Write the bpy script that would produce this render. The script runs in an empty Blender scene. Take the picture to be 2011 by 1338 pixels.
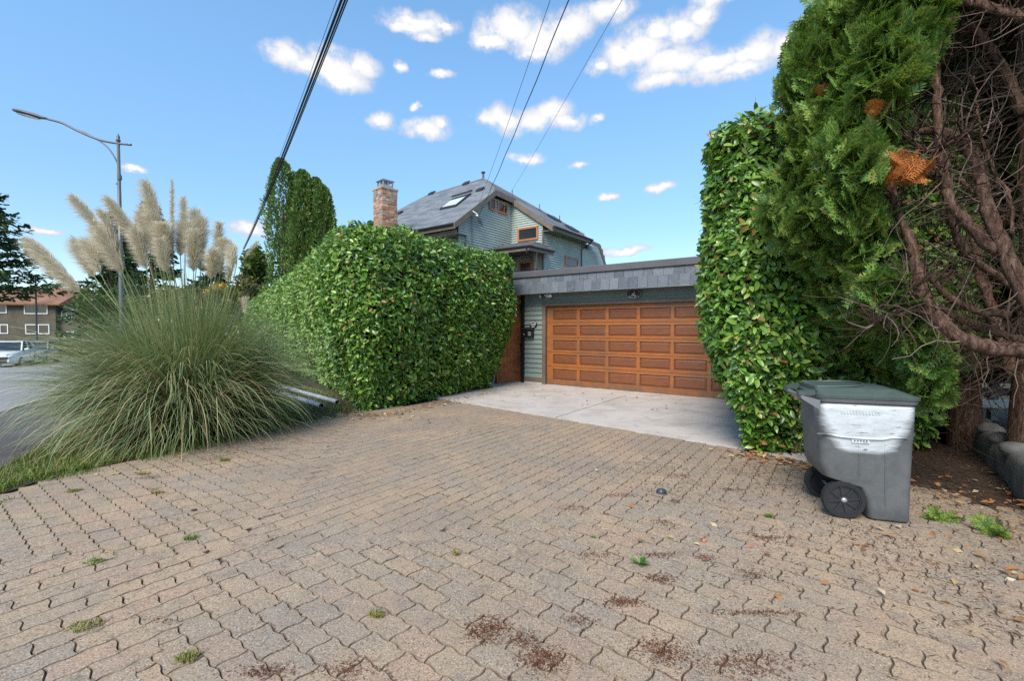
import bpy, math, random
import numpy as np
from mathutils import Matrix, Vector
R = math.radians
rng = np.random.default_rng(11)
random.seed(5)
scene = bpy.context.scene
col = scene.collection

# ------------------------------------------------------------------ camera
cam_d = bpy.data.cameras.new('camera')
cam_d.lens = 15.93; cam_d.sensor_width = 36.0; cam_d.sensor_fit = 'HORIZONTAL'
cam_d.clip_start = 0.05; cam_d.clip_end = 3000.0
cam = bpy.data.objects.new('camera', cam_d); col.objects.link(cam)
cam.location = (0, 0, 1.55); cam.rotation_euler = (R(90 - 1.545), 0, 0)
scene.camera = cam

# ------------------------------------------------------------------ exposure
scene.view_settings.view_transform = 'Standard'
scene.view_settings.look = 'None'
scene.view_settings.gamma = 1.0
scene.view_settings.exposure = 1.13
scene.view_settings.use_curve_mapping = False
scene.cycles.max_bounces = 6
scene.cycles.diffuse_bounces = 3
scene.cycles.glossy_bounces = 2
scene.cycles.transmission_bounces = 3
scene.cycles.transparent_max_bounces = 8
try: scene.cycles.use_denoising = False
except Exception: pass

# ------------------------------------------------------------------ sun and sky
SUN_EL, SUN_AZ = 46.0, -156.0      # azimuth measured from +Y towards +X
sd = bpy.data.lights.new('sun', 'SUN'); sd.energy = 2.3; sd.angle = R(30); sd.color = (1.0, 0.93, 0.82)
sun = bpy.data.objects.new('sun', sd); col.objects.link(sun)
sdir = Vector((math.sin(R(SUN_AZ)) * math.cos(R(SUN_EL)), math.cos(R(SUN_AZ)) * math.cos(R(SUN_EL)), math.sin(R(SUN_EL))))
sun.rotation_euler = sdir.to_track_quat('Z', 'Y').to_euler()

world = bpy.data.worlds.new('World'); scene.world = world; world.use_nodes = True
wt = world.node_tree; wt.nodes.clear()
def wn(t, **k):
    x = wt.nodes.new(t)
    for a, b in k.items(): setattr(x, a, b)
    return x
def wmath(op, a, b=None, c=None, clamp=False):
    m = wn('ShaderNodeMath', operation=op, use_clamp=clamp)
    for i, v in enumerate((a, b, c)):
        if v is None: continue
        if isinstance(v, (int, float)): m.inputs[i].default_value = v
        else: wt.links.new(v, m.inputs[i])
    return m.outputs[0]
wout = wn('ShaderNodeOutputWorld')
sky = wn('ShaderNodeTexSky', sky_type='NISHITA')
sky.sun_disc = False; sky.sun_elevation = R(SUN_EL); sky.sun_rotation = R(SUN_AZ)
sky.air_density = 1.0; sky.dust_density = 0.1; sky.ozone_density = 2.0; sky.altitude = 900
hsv = wn('ShaderNodeHueSaturation'); hsv.inputs['Saturation'].default_value = 1.24; hsv.inputs['Hue'].default_value = 0.494; hsv.inputs['Value'].default_value = 1.3
gam = wn('ShaderNodeGamma'); gam.inputs[1].default_value = 0.78; wt.links.new(sky.outputs[0], gam.inputs[0]); sc_ = wn('ShaderNodeMix', data_type='RGBA', blend_type='MULTIPLY'); sc_.inputs[0].default_value = 1.0; wt.links.new(gam.outputs[0], sc_.inputs[6]); SKYMUL = sc_; wt.links.new(sc_.outputs[2], hsv.inputs['Color'])
bg1 = wn('ShaderNodeBackground'); bg1.inputs[1].default_value = 0.14
wt.links.new(hsv.outputs[0], bg1.inputs[0])
tc = wn('ShaderNodeTexCoord'); sep = wn('ShaderNodeSeparateXYZ'); wt.links.new(tc.outputs['Generated'], sep.inputs[0])
az = wmath('ARCTAN2', sep.outputs[0], sep.outputs[1]); el = wmath('ARCSINE', sep.outputs[2])
azd = wmath('MULTIPLY', az, 180 / math.pi); eld = wmath('MULTIPLY', el, 180 / math.pi)
nz = wn('ShaderNodeTexNoise'); nz.inputs['Scale'].default_value = 11.0; nz.inputs['Detail'].default_value = 12.0; nz.inputs['Roughness'].default_value = 0.62
wt.links.new(tc.outputs['Generated'], nz.inputs['Vector'])
nzc = wn('ShaderNodeSeparateColor'); wt.links.new(nz.outputs['Color'], nzc.inputs[0])
# a little domain warp so the clouds get ragged, puffy rims
azw = wmath('ADD', azd, wmath('MULTIPLY', wmath('SUBTRACT', nzc.outputs[0], 0.5), 5.0))
elw = wmath('ADD', eld, wmath('MULTIPLY', wmath('SUBTRACT', nzc.outputs[1], 0.5), 3.2))
cmb = wn('ShaderNodeCombineXYZ'); wt.links.new(azw, cmb.inputs[0]); wt.links.new(elw, cmb.inputs[1])
PUFFS = [(-26.2,28.2,2.6,1.21),(-24.2,27.7,3.24,1.11),(-20.9,28.0,3.39,1.57),(-19.8,27.0,2.85,1.15),(-18.1,28.4,2.03,1.13),
 (-11.3,33.0,3.69,1.1),(-13.1,32.6,2.73,.68),(-8.8,33.0,2.48,.64),(-11.0,32.0,2.15,.44),
 (0.3,33.1,3.79,1.62),(-2.2,32.0,2.53,.88),(3.4,32.1,4.38,1.74),(2.8,31.0,3.15,.9),(7.2,33.1,3.39,1.69),(10.9,33.7,3.31,1.33),(13.0,33.9,2.08,.91),
 (15.7,30.3,4.02,2.18),(17.4,31.6,2.83,1.27),(20.3,31.6,2.73,1.66),(22.2,32.5,2.13,1.21),(23.5,33.7,2.6,1.16),(13.3,29.9,3.54,1.57),(18.1,27.0,3.37,1.03),
 (23.6,27.8,4.61,1.41),(27.7,27.8,3.83,1.7),(30.1,27.7,1.86,1.46),(26.2,26.6,3.94,1.11),(10.6,29.3,1.82,.92),(19.7,28.4,4.36,1.79),
 (2.2,24.4,4.42,1.54),(-1.0,24.6,3.18,1.28),(5.0,25.1,2.51,1.32),(6.6,24.0,2.49,.93),(9.7,23.9,1.23,.62),(-2.9,24.2,1.59,.73),
 (-10.5,23.1,2.79,.99),(-8.9,23.7,1.25,.72),(-15.9,23.4,1.54,1.01),(2.2,20.4,2.03,.66),(18.0,16.4,1.71,.55),(12.2,15.9,.97,.4),(7.9,19.5,1.37,.44),
 (-29.4,10.7,1.68,.75),(-45.5,8.7,1.29,.35),(-39.3,15.1,.77,.32),(14.1,9.5,2.97,.48),(-11.9,25.4,.73,.4),(-13.7,28.9,.84,.56),(-8.5,28.4,1.37,.43)]
# the same broken cumulus goes on round the rest of the sky
_r = random.Random(4)
for _ in range(9):
    a0 = _r.uniform(48, 312); a0 = a0 - 360 if a0 > 180 else a0; e0 = _r.uniform(14, 55)
    for _k in range(2):
        PUFFS.append((a0 + _r.uniform(-3, 3), e0 + _r.uniform(-.8, .8), _r.uniform(2.5, 5), _r.uniform(1, 2)))
dens = None
for (a, e, ra, re) in PUFFS:
    mp = wn('ShaderNodeMapping'); k = 1.5
    mp.inputs['Scale'].default_value = (1 / (ra * k), 1 / (re * k), 1)
    mp.inputs['Location'].default_value = (-a / (ra * k), -e / (re * k), 0)
    wt.links.new(cmb.outputs[0], mp.inputs['Vector'])
    g = wn('ShaderNodeTexGradient', gradient_type='SPHERICAL'); wt.links.new(mp.outputs[0], g.inputs[0])
    dens = g.outputs['Fac'] if dens is None else wmath('MAXIMUM', dens, g.outputs['Fac'])
dens = wmath('ADD', dens, wmath('MULTIPLY', wmath('SUBTRACT', nz.outputs['Fac'], 0.5), 0.95))
def wrange(v, a, b, c=0.0, d=1.0):
    m = wn('ShaderNodeMapRange', interpolation_type='SMOOTHSTEP'); wt.links.new(v, m.inputs[0])
    for i, x in enumerate((a, b, c, d)): m.inputs[1 + i].default_value = x
    return m.outputs[0]
alpha = wrange(dens, 0.12, 0.50)
nz2 = wn('ShaderNodeTexNoise'); nz2.inputs['Scale'].default_value = 34.0; nz2.inputs['Detail'].default_value = 8.0; nz2.inputs['Roughness'].default_value = 0.65; wt.links.new(tc.outputs['Generated'], nz2.inputs['Vector'])
alpha = wmath('MULTIPLY', alpha, wmath('MAXIMUM', wrange(dens, 0.38, 0.75), wrange(nz2.outputs['Fac'], 0.34, 0.58, 0.30, 1.0)))
hz_ = wn('ShaderNodeMapRange', interpolation_type='SMOOTHSTEP'); wt.links.new(eld, hz_.inputs[0]); hz_.inputs[1].default_value = 0.0; hz_.inputs[2].default_value = 32.0; hz_.inputs[3].default_value = 0.66; hz_.inputs[4].default_value = 1.0
wt.links.new(hz_.outputs[0], SKYMUL.inputs[7])
shade = wrange(dens, 0.30, 0.80)
cm = wn('ShaderNodeMix', data_type='RGBA'); wt.links.new(shade, cm.inputs[0])
cm.inputs[6].default_value = (0.66, 0.72, 0.86, 1); cm.inputs[7].default_value = (1.0, 0.99, 0.99, 1)
bg2 = wn('ShaderNodeBackground'); bg2.inputs[1].default_value = 0.46
wt.links.new(cm.outputs[2], bg2.inputs[0])
mx = wn('ShaderNodeMixShader'); wt.links.new(alpha, mx.inputs[0]); wt.links.new(bg1.outputs[0], mx.inputs[1]); wt.links.new(bg2.outputs[0], mx.inputs[2])
wt.links.new(mx.outputs[0], wout.inputs[0])

# ------------------------------------------------------------------ material kit
class NT:
    def __init__(s, name):
        s.m = bpy.data.materials.new(name); s.m.use_nodes = True
        s.t = s.m.node_tree; s.t.nodes.clear()
        s.out = s.n('ShaderNodeOutputMaterial'); s.p = s.n('ShaderNodeBsdfPrincipled')
        s.l(s.p.outputs[0], s.out.inputs[0]); s._pos = None
    def n(s, t, **k):
        x = s.t.nodes.new(t)
        for a, b in k.items(): setattr(x, a, b)
        return x
    def l(s, a, b): s.t.links.new(a, b)
    def pos(s):
        if s._pos is None: s._pos = s.n('ShaderNodeNewGeometry')
        return s._pos.outputs['Position']
    def geo(s):
        s.pos(); return s._pos
    def obj(s): return s.n('ShaderNodeTexCoord').outputs['Object']
    def scale(s, v, sc):
        m = s.n('ShaderNodeMapping'); m.inputs['Scale'].default_value = sc; s.l(v, m.inputs[0]); return m.outputs[0]
    def noise(s, sc, det=3, rough=.55, v=None, dist=0):
        x = s.n('ShaderNodeTexNoise'); x.inputs['Scale'].default_value = sc; x.inputs['Detail'].default_value = det
        x.inputs['Roughness'].default_value = rough; x.inputs['Distortion'].default_value = dist
        s.l(v if v is not None else s.pos(), x.inputs['Vector']); return x.outputs['Fac']
    def math(s, op, a, b=None, clamp=False):
        m = s.n('ShaderNodeMath', operation=op, use_clamp=clamp)
        for i, v in enumerate((a, b)):
            if v is None: continue
            if isinstance(v, (int, float)): m.inputs[i].default_value = v
            else: s.l(v, m.inputs[i])
        return m.outputs[0]
    def rng(s, v, a, b, c=0., d=1.):
        m = s.n('ShaderNodeMapRange'); s.l(v, m.inputs[0])
        for i, x in enumerate((a, b, c, d)): m.inputs[1 + i].default_value = x
        return m.outputs[0]
    def ramp(s, v, stops):
        r = s.n('ShaderNodeValToRGB'); s.l(v, r.inputs[0]); e = r.color_ramp.elements
        while len(e) > 1: e.remove(e[-1])
        e[0].position = stops[0][0]; e[0].color = (*stops[0][1], 1)
        for p, c in stops[1:]:
            x = e.new(p); x.color = (*c, 1)
        return r.outputs[0]
    def mix(s, f, a, b, mode='MIX'):
        m = s.n('ShaderNodeMix', data_type='RGBA', blend_type=mode)
        for i, v in ((0, f), (6, a), (7, b)):
            if isinstance(v, (int, float)): m.inputs[i].default_value = v
            elif isinstance(v, tuple): m.inputs[i].default_value = (*v, 1)
            else: s.l(v, m.inputs[i])
        return m.outputs[2]
    def rand(s):
        oi = s.n('ShaderNodeObjectInfo'); return s.math('FRACT', s.math('ADD', oi.outputs['Random'], s.geo().outputs['Random Per Island']))
    def bump(s, h, strength=.3, dist=.01):
        b = s.n('ShaderNodeBump'); b.inputs['Strength'].default_value = strength; b.inputs['Distance'].default_value = dist
        s.l(h, b.inputs['Height']); s.l(b.outputs[0], s.p.inputs['Normal'])
    def set(s, color=None, rough=None, metal=None, spec=None):
        for k, v in (('Base Color', color), ('Roughness', rough), ('Metallic', metal), ('Specular IOR Level', spec)):
            if v is None: continue
            if isinstance(v, (int, float)): s.p.inputs[k].default_value = v
            elif isinstance(v, tuple): s.p.inputs[k].default_value = (*v, 1)
            else: s.l(v, s.p.inputs[k])
        return s
    def translucent(s, color, f):
        t = s.n('ShaderNodeBsdfTranslucent')
        if isinstance(color, tuple): t.inputs[0].default_value = (*color, 1)
        else: s.l(color, t.inputs[0])
        m = s.n('ShaderNodeMixShader'); m.inputs[0].default_value = f
        s.l(s.p.outputs[0], m.inputs[1]); s.l(t.outputs[0], m.inputs[2]); s.l(m.outputs[0], s.out.inputs[0]); return s

MAT = {}
def plain(name, c, rough=.6, var=.25, sc=3., metal=0, bump=0, bsc=60., spec=.5):
    k = NT(name)
    a = tuple(x * (1 - var) for x in c); b = tuple(min(1, x * (1 + var)) for x in c)
    k.set(k.ramp(k.noise(sc, 5), [(.3, a), (.7, b)]), rough, metal, spec)
    if bump: k.bump(k.noise(bsc, 4), bump, .01)
    MAT[name] = k.m; return k.m
def leafmat(name, stops, rough=.4, tr=.22, spec=.5, hue=.0, patch=None, psc=1.2):
    k = NT(name); r = k.rand(); c = k.ramp(r, stops)
    if patch:
        c = k.mix(k.rng(k.noise(psc, 3), .5, .74, 0, .6), c, k.ramp(r, patch))
    k.set(c, rough, 0, spec); k.translucent(k.mix(.5, c, (.22, .3, .03)), tr); MAT[name] = k.m; return k.m

# pavers: worn exposed-aggregate concrete, beige to grey
k = NT('paver'); r = k.rand()
basec = k.ramp(r, [(0, (.395, .27, .162)), (.25, (.415, .29, .178)), (.5, (.35, .255, .168)), (.72, (.41, .262, .165)), (.86, (.32, .25, .178)), (1, (.405, .28, .168))])
c = k.mix(k.rng(k.noise(1.1, 4), .42, .62), basec, k.mix(.55, basec, (.285, .235, .185)))
sx = k.n('ShaderNodeSeparateXYZ'); k.l(k.pos(), sx.inputs[0])
c = k.mix(k.math('MULTIPLY', k.rng(k.noise(7, 4), .5, .75), .6), c, (.17, .15, .13))
c = k.mix(k.rng(k.noise(.55, 5, .6, dist=.5), .44, .68, 0, .75), c, (.245, .19, .145))
c = k.mix(k.rng(k.noise(2.6, 6, .7, dist=.6), .56, .74, 0, .65), c, (.155, .12, .095))
c = k.mix(k.math('MULTIPLY', k.rng(k.noise(3.3, 5, .7), .58, .72), k.rng(sx.outputs[0], .5, 3.8, 0, .85)), c, (.17, .13, .10))
c = k.mix(k.math('MULTIPLY', k.rng(k.noise(4.3, 5, .7), .60, .70), .5), c, (.33, .20, .13))
sp = k.noise(120, 3, .7)
sp2 = k.noise(52, 2, .6)
c = k.mix(k.math('MULTIPLY', k.rng(sp2, .44, .34), .6), c, (.12, .095, .078))
c = k.mix(k.math('MULTIPLY', k.rng(sp2, .6, .68), .35), c, (.55, .47, .38))
c = k.mix(k.math('MULTIPLY', k.rng(sp, .56, .68), .8), c, (.62, .56, .48))
c = k.mix(k.math('MULTIPLY', k.rng(sp, .45, .33), .85), c, (.07, .055, .045))
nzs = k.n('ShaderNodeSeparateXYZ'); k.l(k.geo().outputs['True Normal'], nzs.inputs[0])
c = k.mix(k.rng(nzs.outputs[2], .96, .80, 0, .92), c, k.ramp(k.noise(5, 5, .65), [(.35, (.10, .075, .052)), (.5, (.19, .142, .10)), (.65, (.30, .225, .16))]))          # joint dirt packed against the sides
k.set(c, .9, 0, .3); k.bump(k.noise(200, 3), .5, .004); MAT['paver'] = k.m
k = NT('joint_sand')
c = k.ramp(k.noise(9, 6), [(.3, (.09, .066, .046)), (.48, (.16, .118, .082)), (.60, (.14, .135, .06)), (.72, (.19, .095, .07))])
k.set(c, .95); k.bump(k.noise(90, 4), .6, .01); MAT['joint_sand'] = k.m
k = NT('concrete')
c = k.ramp(k.noise(1.6, 7, .65, dist=.4), [(.25, (.38, .335, .30)), (.5, (.50, .45, .405)), (.75, (.56, .51, .46))])
c = k.mix(k.rng(k.noise(.9, 6, v=k.scale(k.pos(), (1, 2.2, 1))), .55, .72, 0, .55), c, (.28, .245, .235))
c = k.mix(k.rng(k.noise(2.4, 7, .75, dist=1.2), .54, .66, 0, .6), c, (.30, .25, .225))
c = k.mix(k.rng(k.noise(14, 5, .7), .60, .70, 0, .5), c, (.22, .185, .165))
k.set(c, .85, 0, .35); k.bump(k.noise(140, 4), .25, .004); MAT['concrete'] = k.m
plain('old_concrete', (.17, .16, .145), .9, .4, 5, 0, .5, 40)
k = NT('road'); c = k.ramp(k.noise(.5, 6), [(.3, (.22, .21, .21)), (.7, (.29, .28, .28))])
k.set(c, .9); k.bump(k.noise(120, 3), .3, .006); MAT['road'] = k.m
k = NT('shoulder'); c = k.ramp(k.noise(1.5, 7, .65, v=k.scale(k.pos(), (1, .5, 1))), [(.3, (.055, .045, .045)), (.55, (.10, .085, .085)), (.75, (.2, .185, .18))])
k.set(c, .92); k.bump(k.noise(70, 5), .6, .012); MAT['shoulder'] = k.m
k = NT('soil'); c = k.ramp(k.noise(6, 6), [(.3, (.035, .026, .015)), (.55, (.06, .05, .022)), (.7, (.07, .09, .025))])
k.set(c, .95); k.bump(k.noise(40, 5), .7, .02); MAT['soil'] = k.m
k = NT('mulch'); c = k.ramp(k.noise(28, 6, .7), [(.3, (.022, .014, .010)), (.5, (.055, .032, .022)), (.62, (.105, .05, .028)), (.78, (.17, .11, .075))])
k.set(c, .95); k.bump(k.noise(60, 5), .9, .02); MAT['mulch'] = k.m

leafmat('laurel', [(0, (.045, .11, .018)), (.25, (.08, .19, .026)), (.5, (.13, .28, .036)), (.72, (.20, .375, .055)), (.88, (.29, .44, .085)), (.97, (.40, .48, .12)), (.98, (.40, .21, .08)), (1, (.26, .13, .05))], .30, .22, .55, patch=[(0, (.07, .14, .025)), (.5, (.17, .31, .05)), (.85, (.31, .42, .09)), (1, (.30, .18, .07))], psc=1.4)
leafmat('laurel_street', [(0, (0.079, 0.157, 0.032)), (.4, (0.157, 0.299, 0.056)), (.75, (0.283, 0.440, 0.095)), (1, (0.425, 0.519, 0.142))], .36, .25, .5)
leafmat('cedar_leaf', [(0, (.075, .165, .042)), (.35, (.12, .24, .055)), (.7, (.20, .33, .065)), (.93, (.32, .41, .08)), (.965, (.40, .41, .10)), (1, (.34, .15, .06))], .5, .3, .35,
        patch=[(0, (.13, .20, .04)), (.6, (.25, .33, .06)), (1, (.38, .40, .09))], psc=1.6)
leafmat('cedar_dead', [(0, (0.480, 0.157, 0.042)), (.5, (0.690, 0.256, 0.074)), (1, (0.360, 0.113, 0.037))], .7, .2, .2)
leafmat('cedar_shaded_leaf', [(0, (.018, .045, .013)), (.6, (.035, .075, .02)), (1, (.07, .055, .025))], .6, .15, .2)  # cedar foliage with the shade of the back row put into its colour
leafmat('columnar_leaf', [(0, (0.074, 0.137, 0.038)), (.5, (0.126, 0.231, 0.058)), (.85, (0.189, 0.304, 0.074)), (1, (0.273, 0.210, 0.095))], .6, .15, .2, patch=[(0, (.10, .075, .03)), (1, (.085, .11, .03))], psc=.9)
leafmat('conifer_leaf', [(0, (0.018, 0.048, 0.024)), (.6, (0.039, 0.087, 0.039)), (1, (0.075, 0.120, 0.045))], .6, .12, .2)
leafmat('broad_leaf', [(0, (.04, .08, .02)), (.6, (.08, .13, .03)), (1, (.14, .17, .04))], .6, .2, .2)
leafmat('autumn_leaf', [(0, (.55, .30, .03)), (.6, (.62, .36, .05)), (1, (.40, .2, .04))], .6, .25, .2)
leafmat('olive_leaf', [(0, (.07, .08, .03)), (.6, (.13, .14, .05)), (1, (.2, .17, .06))], .6, .2, .2)
leafmat('pampas_blade', [(0, (0.151, 0.196, 0.084)), (.35, (0.241, 0.308, 0.140)), (.7, (0.336, 0.392, 0.190)), (.86, (0.470, 0.459, 0.246)), (.93, (0.627, 0.526, 0.314)), (1, (0.560, 0.392, 0.213))], .45, .2, .4)
leafmat('pampas_plume', [(0, (0.728, 0.582, 0.437)), (.5, (0.853, 0.728, 0.582)), (1, (0.900, 0.853, 0.738))], .75, .4, .1)
leafmat('pampas_stem', [(0, (.2, .26, .10)), (.6, (.30, .34, .14)), (1, (.42, .36, .18))], .5, .1, .3)
leafmat('grass', [(0, (.075, .145, .02)), (.45, (.13, .22, .035)), (.75, (.21, .28, .06)), (.9, (.32, .29, .11)), (1, (.38, .29, .15))], .5, .25, .3)
leafmat('dry_grass', [(0, (.20, .22, .05)), (.5, (.30, .27, .09)), (1, (.36, .27, .13))], .6, .2, .2)
leafmat('weed_leaf', [(0, (.07, .17, .04)), (1, (.16, .30, .09))], .5, .25, .3)
leafmat('fallen_leaf', [(0, (.30, .11, .04)), (.3, (.42, .2, .08)), (.6, (.22, .10, .05)), (.8, (.52, .38, .2)), (1, (.62, .5, .34))], .7, .15, .2)
leafmat('needle_litter', [(0, (.07, .02, .014)), (.5, (.13, .036, .022)), (.8, (.17, .065, .035)), (1, (.24, .13, .07))], .85, .05, .1)
leafmat('needle_brown', [(0, (.055, .034, .02)), (.5, (.10, .06, .035)), (.85, (.2, .13, .07)), (1, (.3, .2, .11))], .85, .05, .1)
k = NT('bark'); v = k.scale(k.pos(), (1, 1, .22))
c = k.ramp(k.noise(38, 6, .65, v=v), [(.32, (.045, .024, .016)), (.5, (.155, .088, .060)), (.70, (.31, .205, .155))])
k.set(c, .9, 0, .2); k.bump(k.noise(45, 6, .7, v=v), 1.0, .05); MAT['bark'] = k.m
k = NT('twig'); k.set(k.ramp(k.rand(), [(0, (.035, .022, .015)), (.6, (.07, .043, .03)), (1, (.2, .15, .12))]), .9, 0, .2); MAT['twig'] = k.m
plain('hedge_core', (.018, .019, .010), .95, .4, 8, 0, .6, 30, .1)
plain('cedar_core', (.022, .017, .012), .95, .4, 8, 0, .6, 30, .1)

# joinery
def sidingmat(name, c):
    k = NT(name); v = k.scale(k.pos(), (2, 2, 30))
    base = k.ramp(k.noise(1.2, 4), [(.3, tuple(x * .88 for x in c)), (.7, tuple(x * 1.08 for x in c))])
    base = k.mix(k.rng(k.noise(3, 6, .7, v=v), .55, .8, 0, .35), base, tuple(x * .62 for x in c))
    k.set(base, .55, 0, .4); k.bump(k.noise(30, 4, v=v), .15, .004); MAT[name] = k.m
sidingmat('siding', (.20, .245, .225)); sidingmat('house_siding', (.37, .43, .39))
k = NT('cedar_wood'); v = k.scale(k.obj(), (3, 3, 55)); r = k.rand()
c = k.ramp(k.noise(2.2, 7, .65, v=v, dist=.3), [(.25, (.10, .033, .014)), (.5, (.195, .066, .026)), (.75, (.30, .11, .044))])
c = k.mix(k.rng(r, 0, 1, 0, .45), c, (.15, .062, .032)); 
c = k.mix(k.rng(k.noise(1.1, 6, .7), .52, .75, 0, .6), c, (.12, .078, .05))
k.set(c, .42, 0, .45); k.bump(k.noise(3, 6, v=v), .12, .003); MAT['cedar_wood'] = k.m
k = NT('cedar_rail'); v = k.scale(k.obj(), (3, 3, 55))
c = k.ramp(k.noise(2.2, 7, .65, v=v, dist=.3), [(.25, (.18, .055, .015)), (.5, (.34, .112, .030)), (.8, (.48, .18, .055))])
c = k.mix(k.rng(k.noise(.8, 6, .7), .46, .68, 0, .8), c, (.17, .095, .055))
zz = k.n('ShaderNodeSeparateXYZ'); k.l(k.pos(), zz.inputs[0]); c = k.mix(k.math('MULTIPLY', k.rng(zz.outputs[2], .35, .03), k.rng(k.noise(6, 5, .7), .3, .6)), c, (.13, .085, .055))
k.set(c, .4, 0, .45); MAT['cedar_rail'] = k.m
plain('gate_wood', (.36, .12, .042), .5, .35, 6)
plain('trim_brown', (.145, .11, .085), .6, .2, 3); plain('fascia_brown', (.17, .13, .10), .6, .15, 3)
plain('window_wood', (.42, .155, .06), .5, .2, 4)
k = NT('slate'); r = k.rand(); c = k.ramp(r, [(0, (.085, .097, .112)), (.5, (.125, .138, .155)), (1, (.165, .178, .195))])
c = k.mix(k.rng(k.noise(9, 5, .65, dist=.8), .5, .62, 0, .3), c, (.22, .24, .26))
k.set(c, .42, 0, .5); k.bump(k.noise(14, 5, .6, dist=.6), .6, .012); MAT['slate'] = k.m
k = NT('roof_shingle'); r = k.rand(); c = k.ramp(r, [(0, (.125, .138, .155)), (.5, (.17, .183, .202)), (1, (.215, .228, .246))])
k.set(c, .7, 0, .4); k.bump(k.noise(30, 4), .4, .01); MAT['roof_shingle'] = k.m
plain('cap_metal', (.105, .10, .105), .45, .12, 2, .0); plain('dark_metal', (.02, .022, .024), .45, .2, 3)
plain('black_paint', (.012, .012, .013), .4, .2, 4); plain('white_metal', (.75, .75, .75), .4, .06, 3)
plain('galv', (.40, .41, .42), .45, .12, 4, .6); plain('lamp_grey', (.12, .125, .135), .45, .1, 3, .3)
plain('soffit', (.17, .21, .2), .7, .1, 3)
k = NT('window_glass'); k.set((.02, .025, .03), .06, 0, .8); MAT['window_glass'] = k.m
k = NT('sky_glass'); k.set((.62, .66, .70), .12, 0, .8); MAT['sky_glass'] = k.m
k = NT('stone'); r = k.rand(); c = k.ramp(r, [(0, (.36, .33, .29)), (.22, (.42, .19, .11)), (.4, (.5, .26, .15)), (.55, (.25, .255, .26)), (.7, (.43, .3, .2)), (.85, (.56, .47, .38)), (1, (.36, .15, .09))])
k.set(c, .85, 0, .3); k.bump(k.noise(30, 4), .5, .02); MAT['stone'] = k.m
plain('mortar', (.22, .2, .18), .95, .2, 8)
plain('roof_rust', (.20, .10, .055), .85, .5, .5); plain('roof_grey', (.2, .18, .165), .85, .3, .8)
plain('wall_olive', (.10, .085, .06), .8, .25, 1.2); plain('white_paint', (.72, .72, .70), .5, .05, 3)
plain('cable_black', (.012, .012, .014), .5, .1, 3); plain('cable_grey', (.10, .10, .105), .5, .1, 3)
plain('pipe_grey', (.46, .49, .52), .4, .12, 5)
plain('pebble_pink', (.42, .17, .11), .6, .25, 60); plain('shell_dark', (.05, .06, .08), .4, .5, 50)
plain('rubber', (.014, .014, .016), .75, .2, 20); plain('wheel_plastic', (.025, .026, .03), .45, .15, 20)
plain('car_white', (.72, .73, .75), .22, .02, 1, 0, 0, 1, .6); plain('car_grey', (.25, .27, .29), .25, .05, 1, 0, 0, 1, .6)
plain('headlamp', (.6, .62, .66), .15, .05, 3)
# ------------------------------------------------------------------ mesh kit
def _pinv(p):
    if p.get('_origin') is not None: return Matrix.Translation(-Vector(p['_origin']))
    return p.matrix_basis.inverted()
def attach(o, p):
    if p is not None:
        o.parent = p; o.matrix_parent_inverse = _pinv(p)
def tag(o, label=None, cat=None, group=None, kind=None):
    if label: o['label'] = label
    if cat: o['category'] = cat
    if group: o['group'] = group
    if kind: o['kind'] = kind
    return o
def thing(name, loc, label, cat, group=None):
    o = bpy.data.objects.new(name, None); col.objects.link(o); o.location = loc; o.empty_display_size = .1
    o['_origin'] = list(map(float, loc)); return tag(o, label, cat, group)
def mdata(name, v, f, mat, smooth=False):
    me = bpy.data.meshes.new(name)
    if isinstance(f, np.ndarray):
        v = np.ascontiguousarray(v, dtype=np.float32); f = np.ascontiguousarray(f, dtype=np.int32); n, kk = f.shape
        me.vertices.add(len(v)); me.vertices.foreach_set('co', v.ravel())
        me.loops.add(n * kk); me.loops.foreach_set('vertex_index', f.ravel())
        me.polygons.add(n); me.polygons.foreach_set('loop_start', np.arange(0, n * kk, kk, dtype=np.int32))
        me.update(calc_edges=True)
    else:
        me.from_pydata([tuple(map(float, x)) for x in v], [], f); me.update()
    me.polygons.foreach_set('use_smooth', [smooth] * len(me.polygons))
    me.materials.append(MAT[mat]); return me
def obj(name, me, parent=None, M=None):
    o = bpy.data.objects.new(name, me); col.objects.link(o)
    if M is not None: o.matrix_basis = M
    attach(o, parent); return o
def mesh(name, v, f, mat, parent=None, smooth=False): return obj(name, mdata(name, v, f, mat, smooth), parent)
class MB:
    def __init__(s): s.v = []; s.f = []; s.n = 0
    def add(s, v, f):
        s.v.extend(v); s.f.extend([[i + s.n for i in q] for q in f]); s.n += len(v); return s
    def build(s, name, mat, parent=None, smooth=False): return mesh(name, s.v, s.f, mat, parent, smooth)
class Fr:
    """a local frame: a along u, b along n, z up"""
    def __init__(s, O, ang):
        s.O = np.array([O[0], O[1], 0.]); s.u = np.array([math.cos(ang), math.sin(ang), 0]); s.n = np.array([-math.sin(ang), math.cos(ang), 0]); s.ang = ang
    def __call__(s, a, b, z): return s.O + s.u * a + s.n * b + np.array([0, 0, z])
    def M(s, a, b, z): return Matrix.Translation(Vector(s(a, b, z))) @ Matrix.Rotation(s.ang, 4, 'Z')
BOXF = [[0, 3, 2, 1], [4, 5, 6, 7], [0, 1, 5, 4], [1, 2, 6, 5], [2, 3, 7, 6], [3, 0, 4, 7]]
def boxv(fr, a0, a1, b0, b1, z0, z1):
    return [fr(a, b, z) for z in (z0, z1) for a, b in ((a0, b0), (a1, b0), (a1, b1), (a0, b1))]
WORLD = Fr((0, 0), 0.)
def box(name, fr, a0, a1, b0, b1, z0, z1, mat, parent=None):
    return mesh(name, boxv(fr, a0, a1, b0, b1, z0, z1), BOXF, mat, parent)
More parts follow.
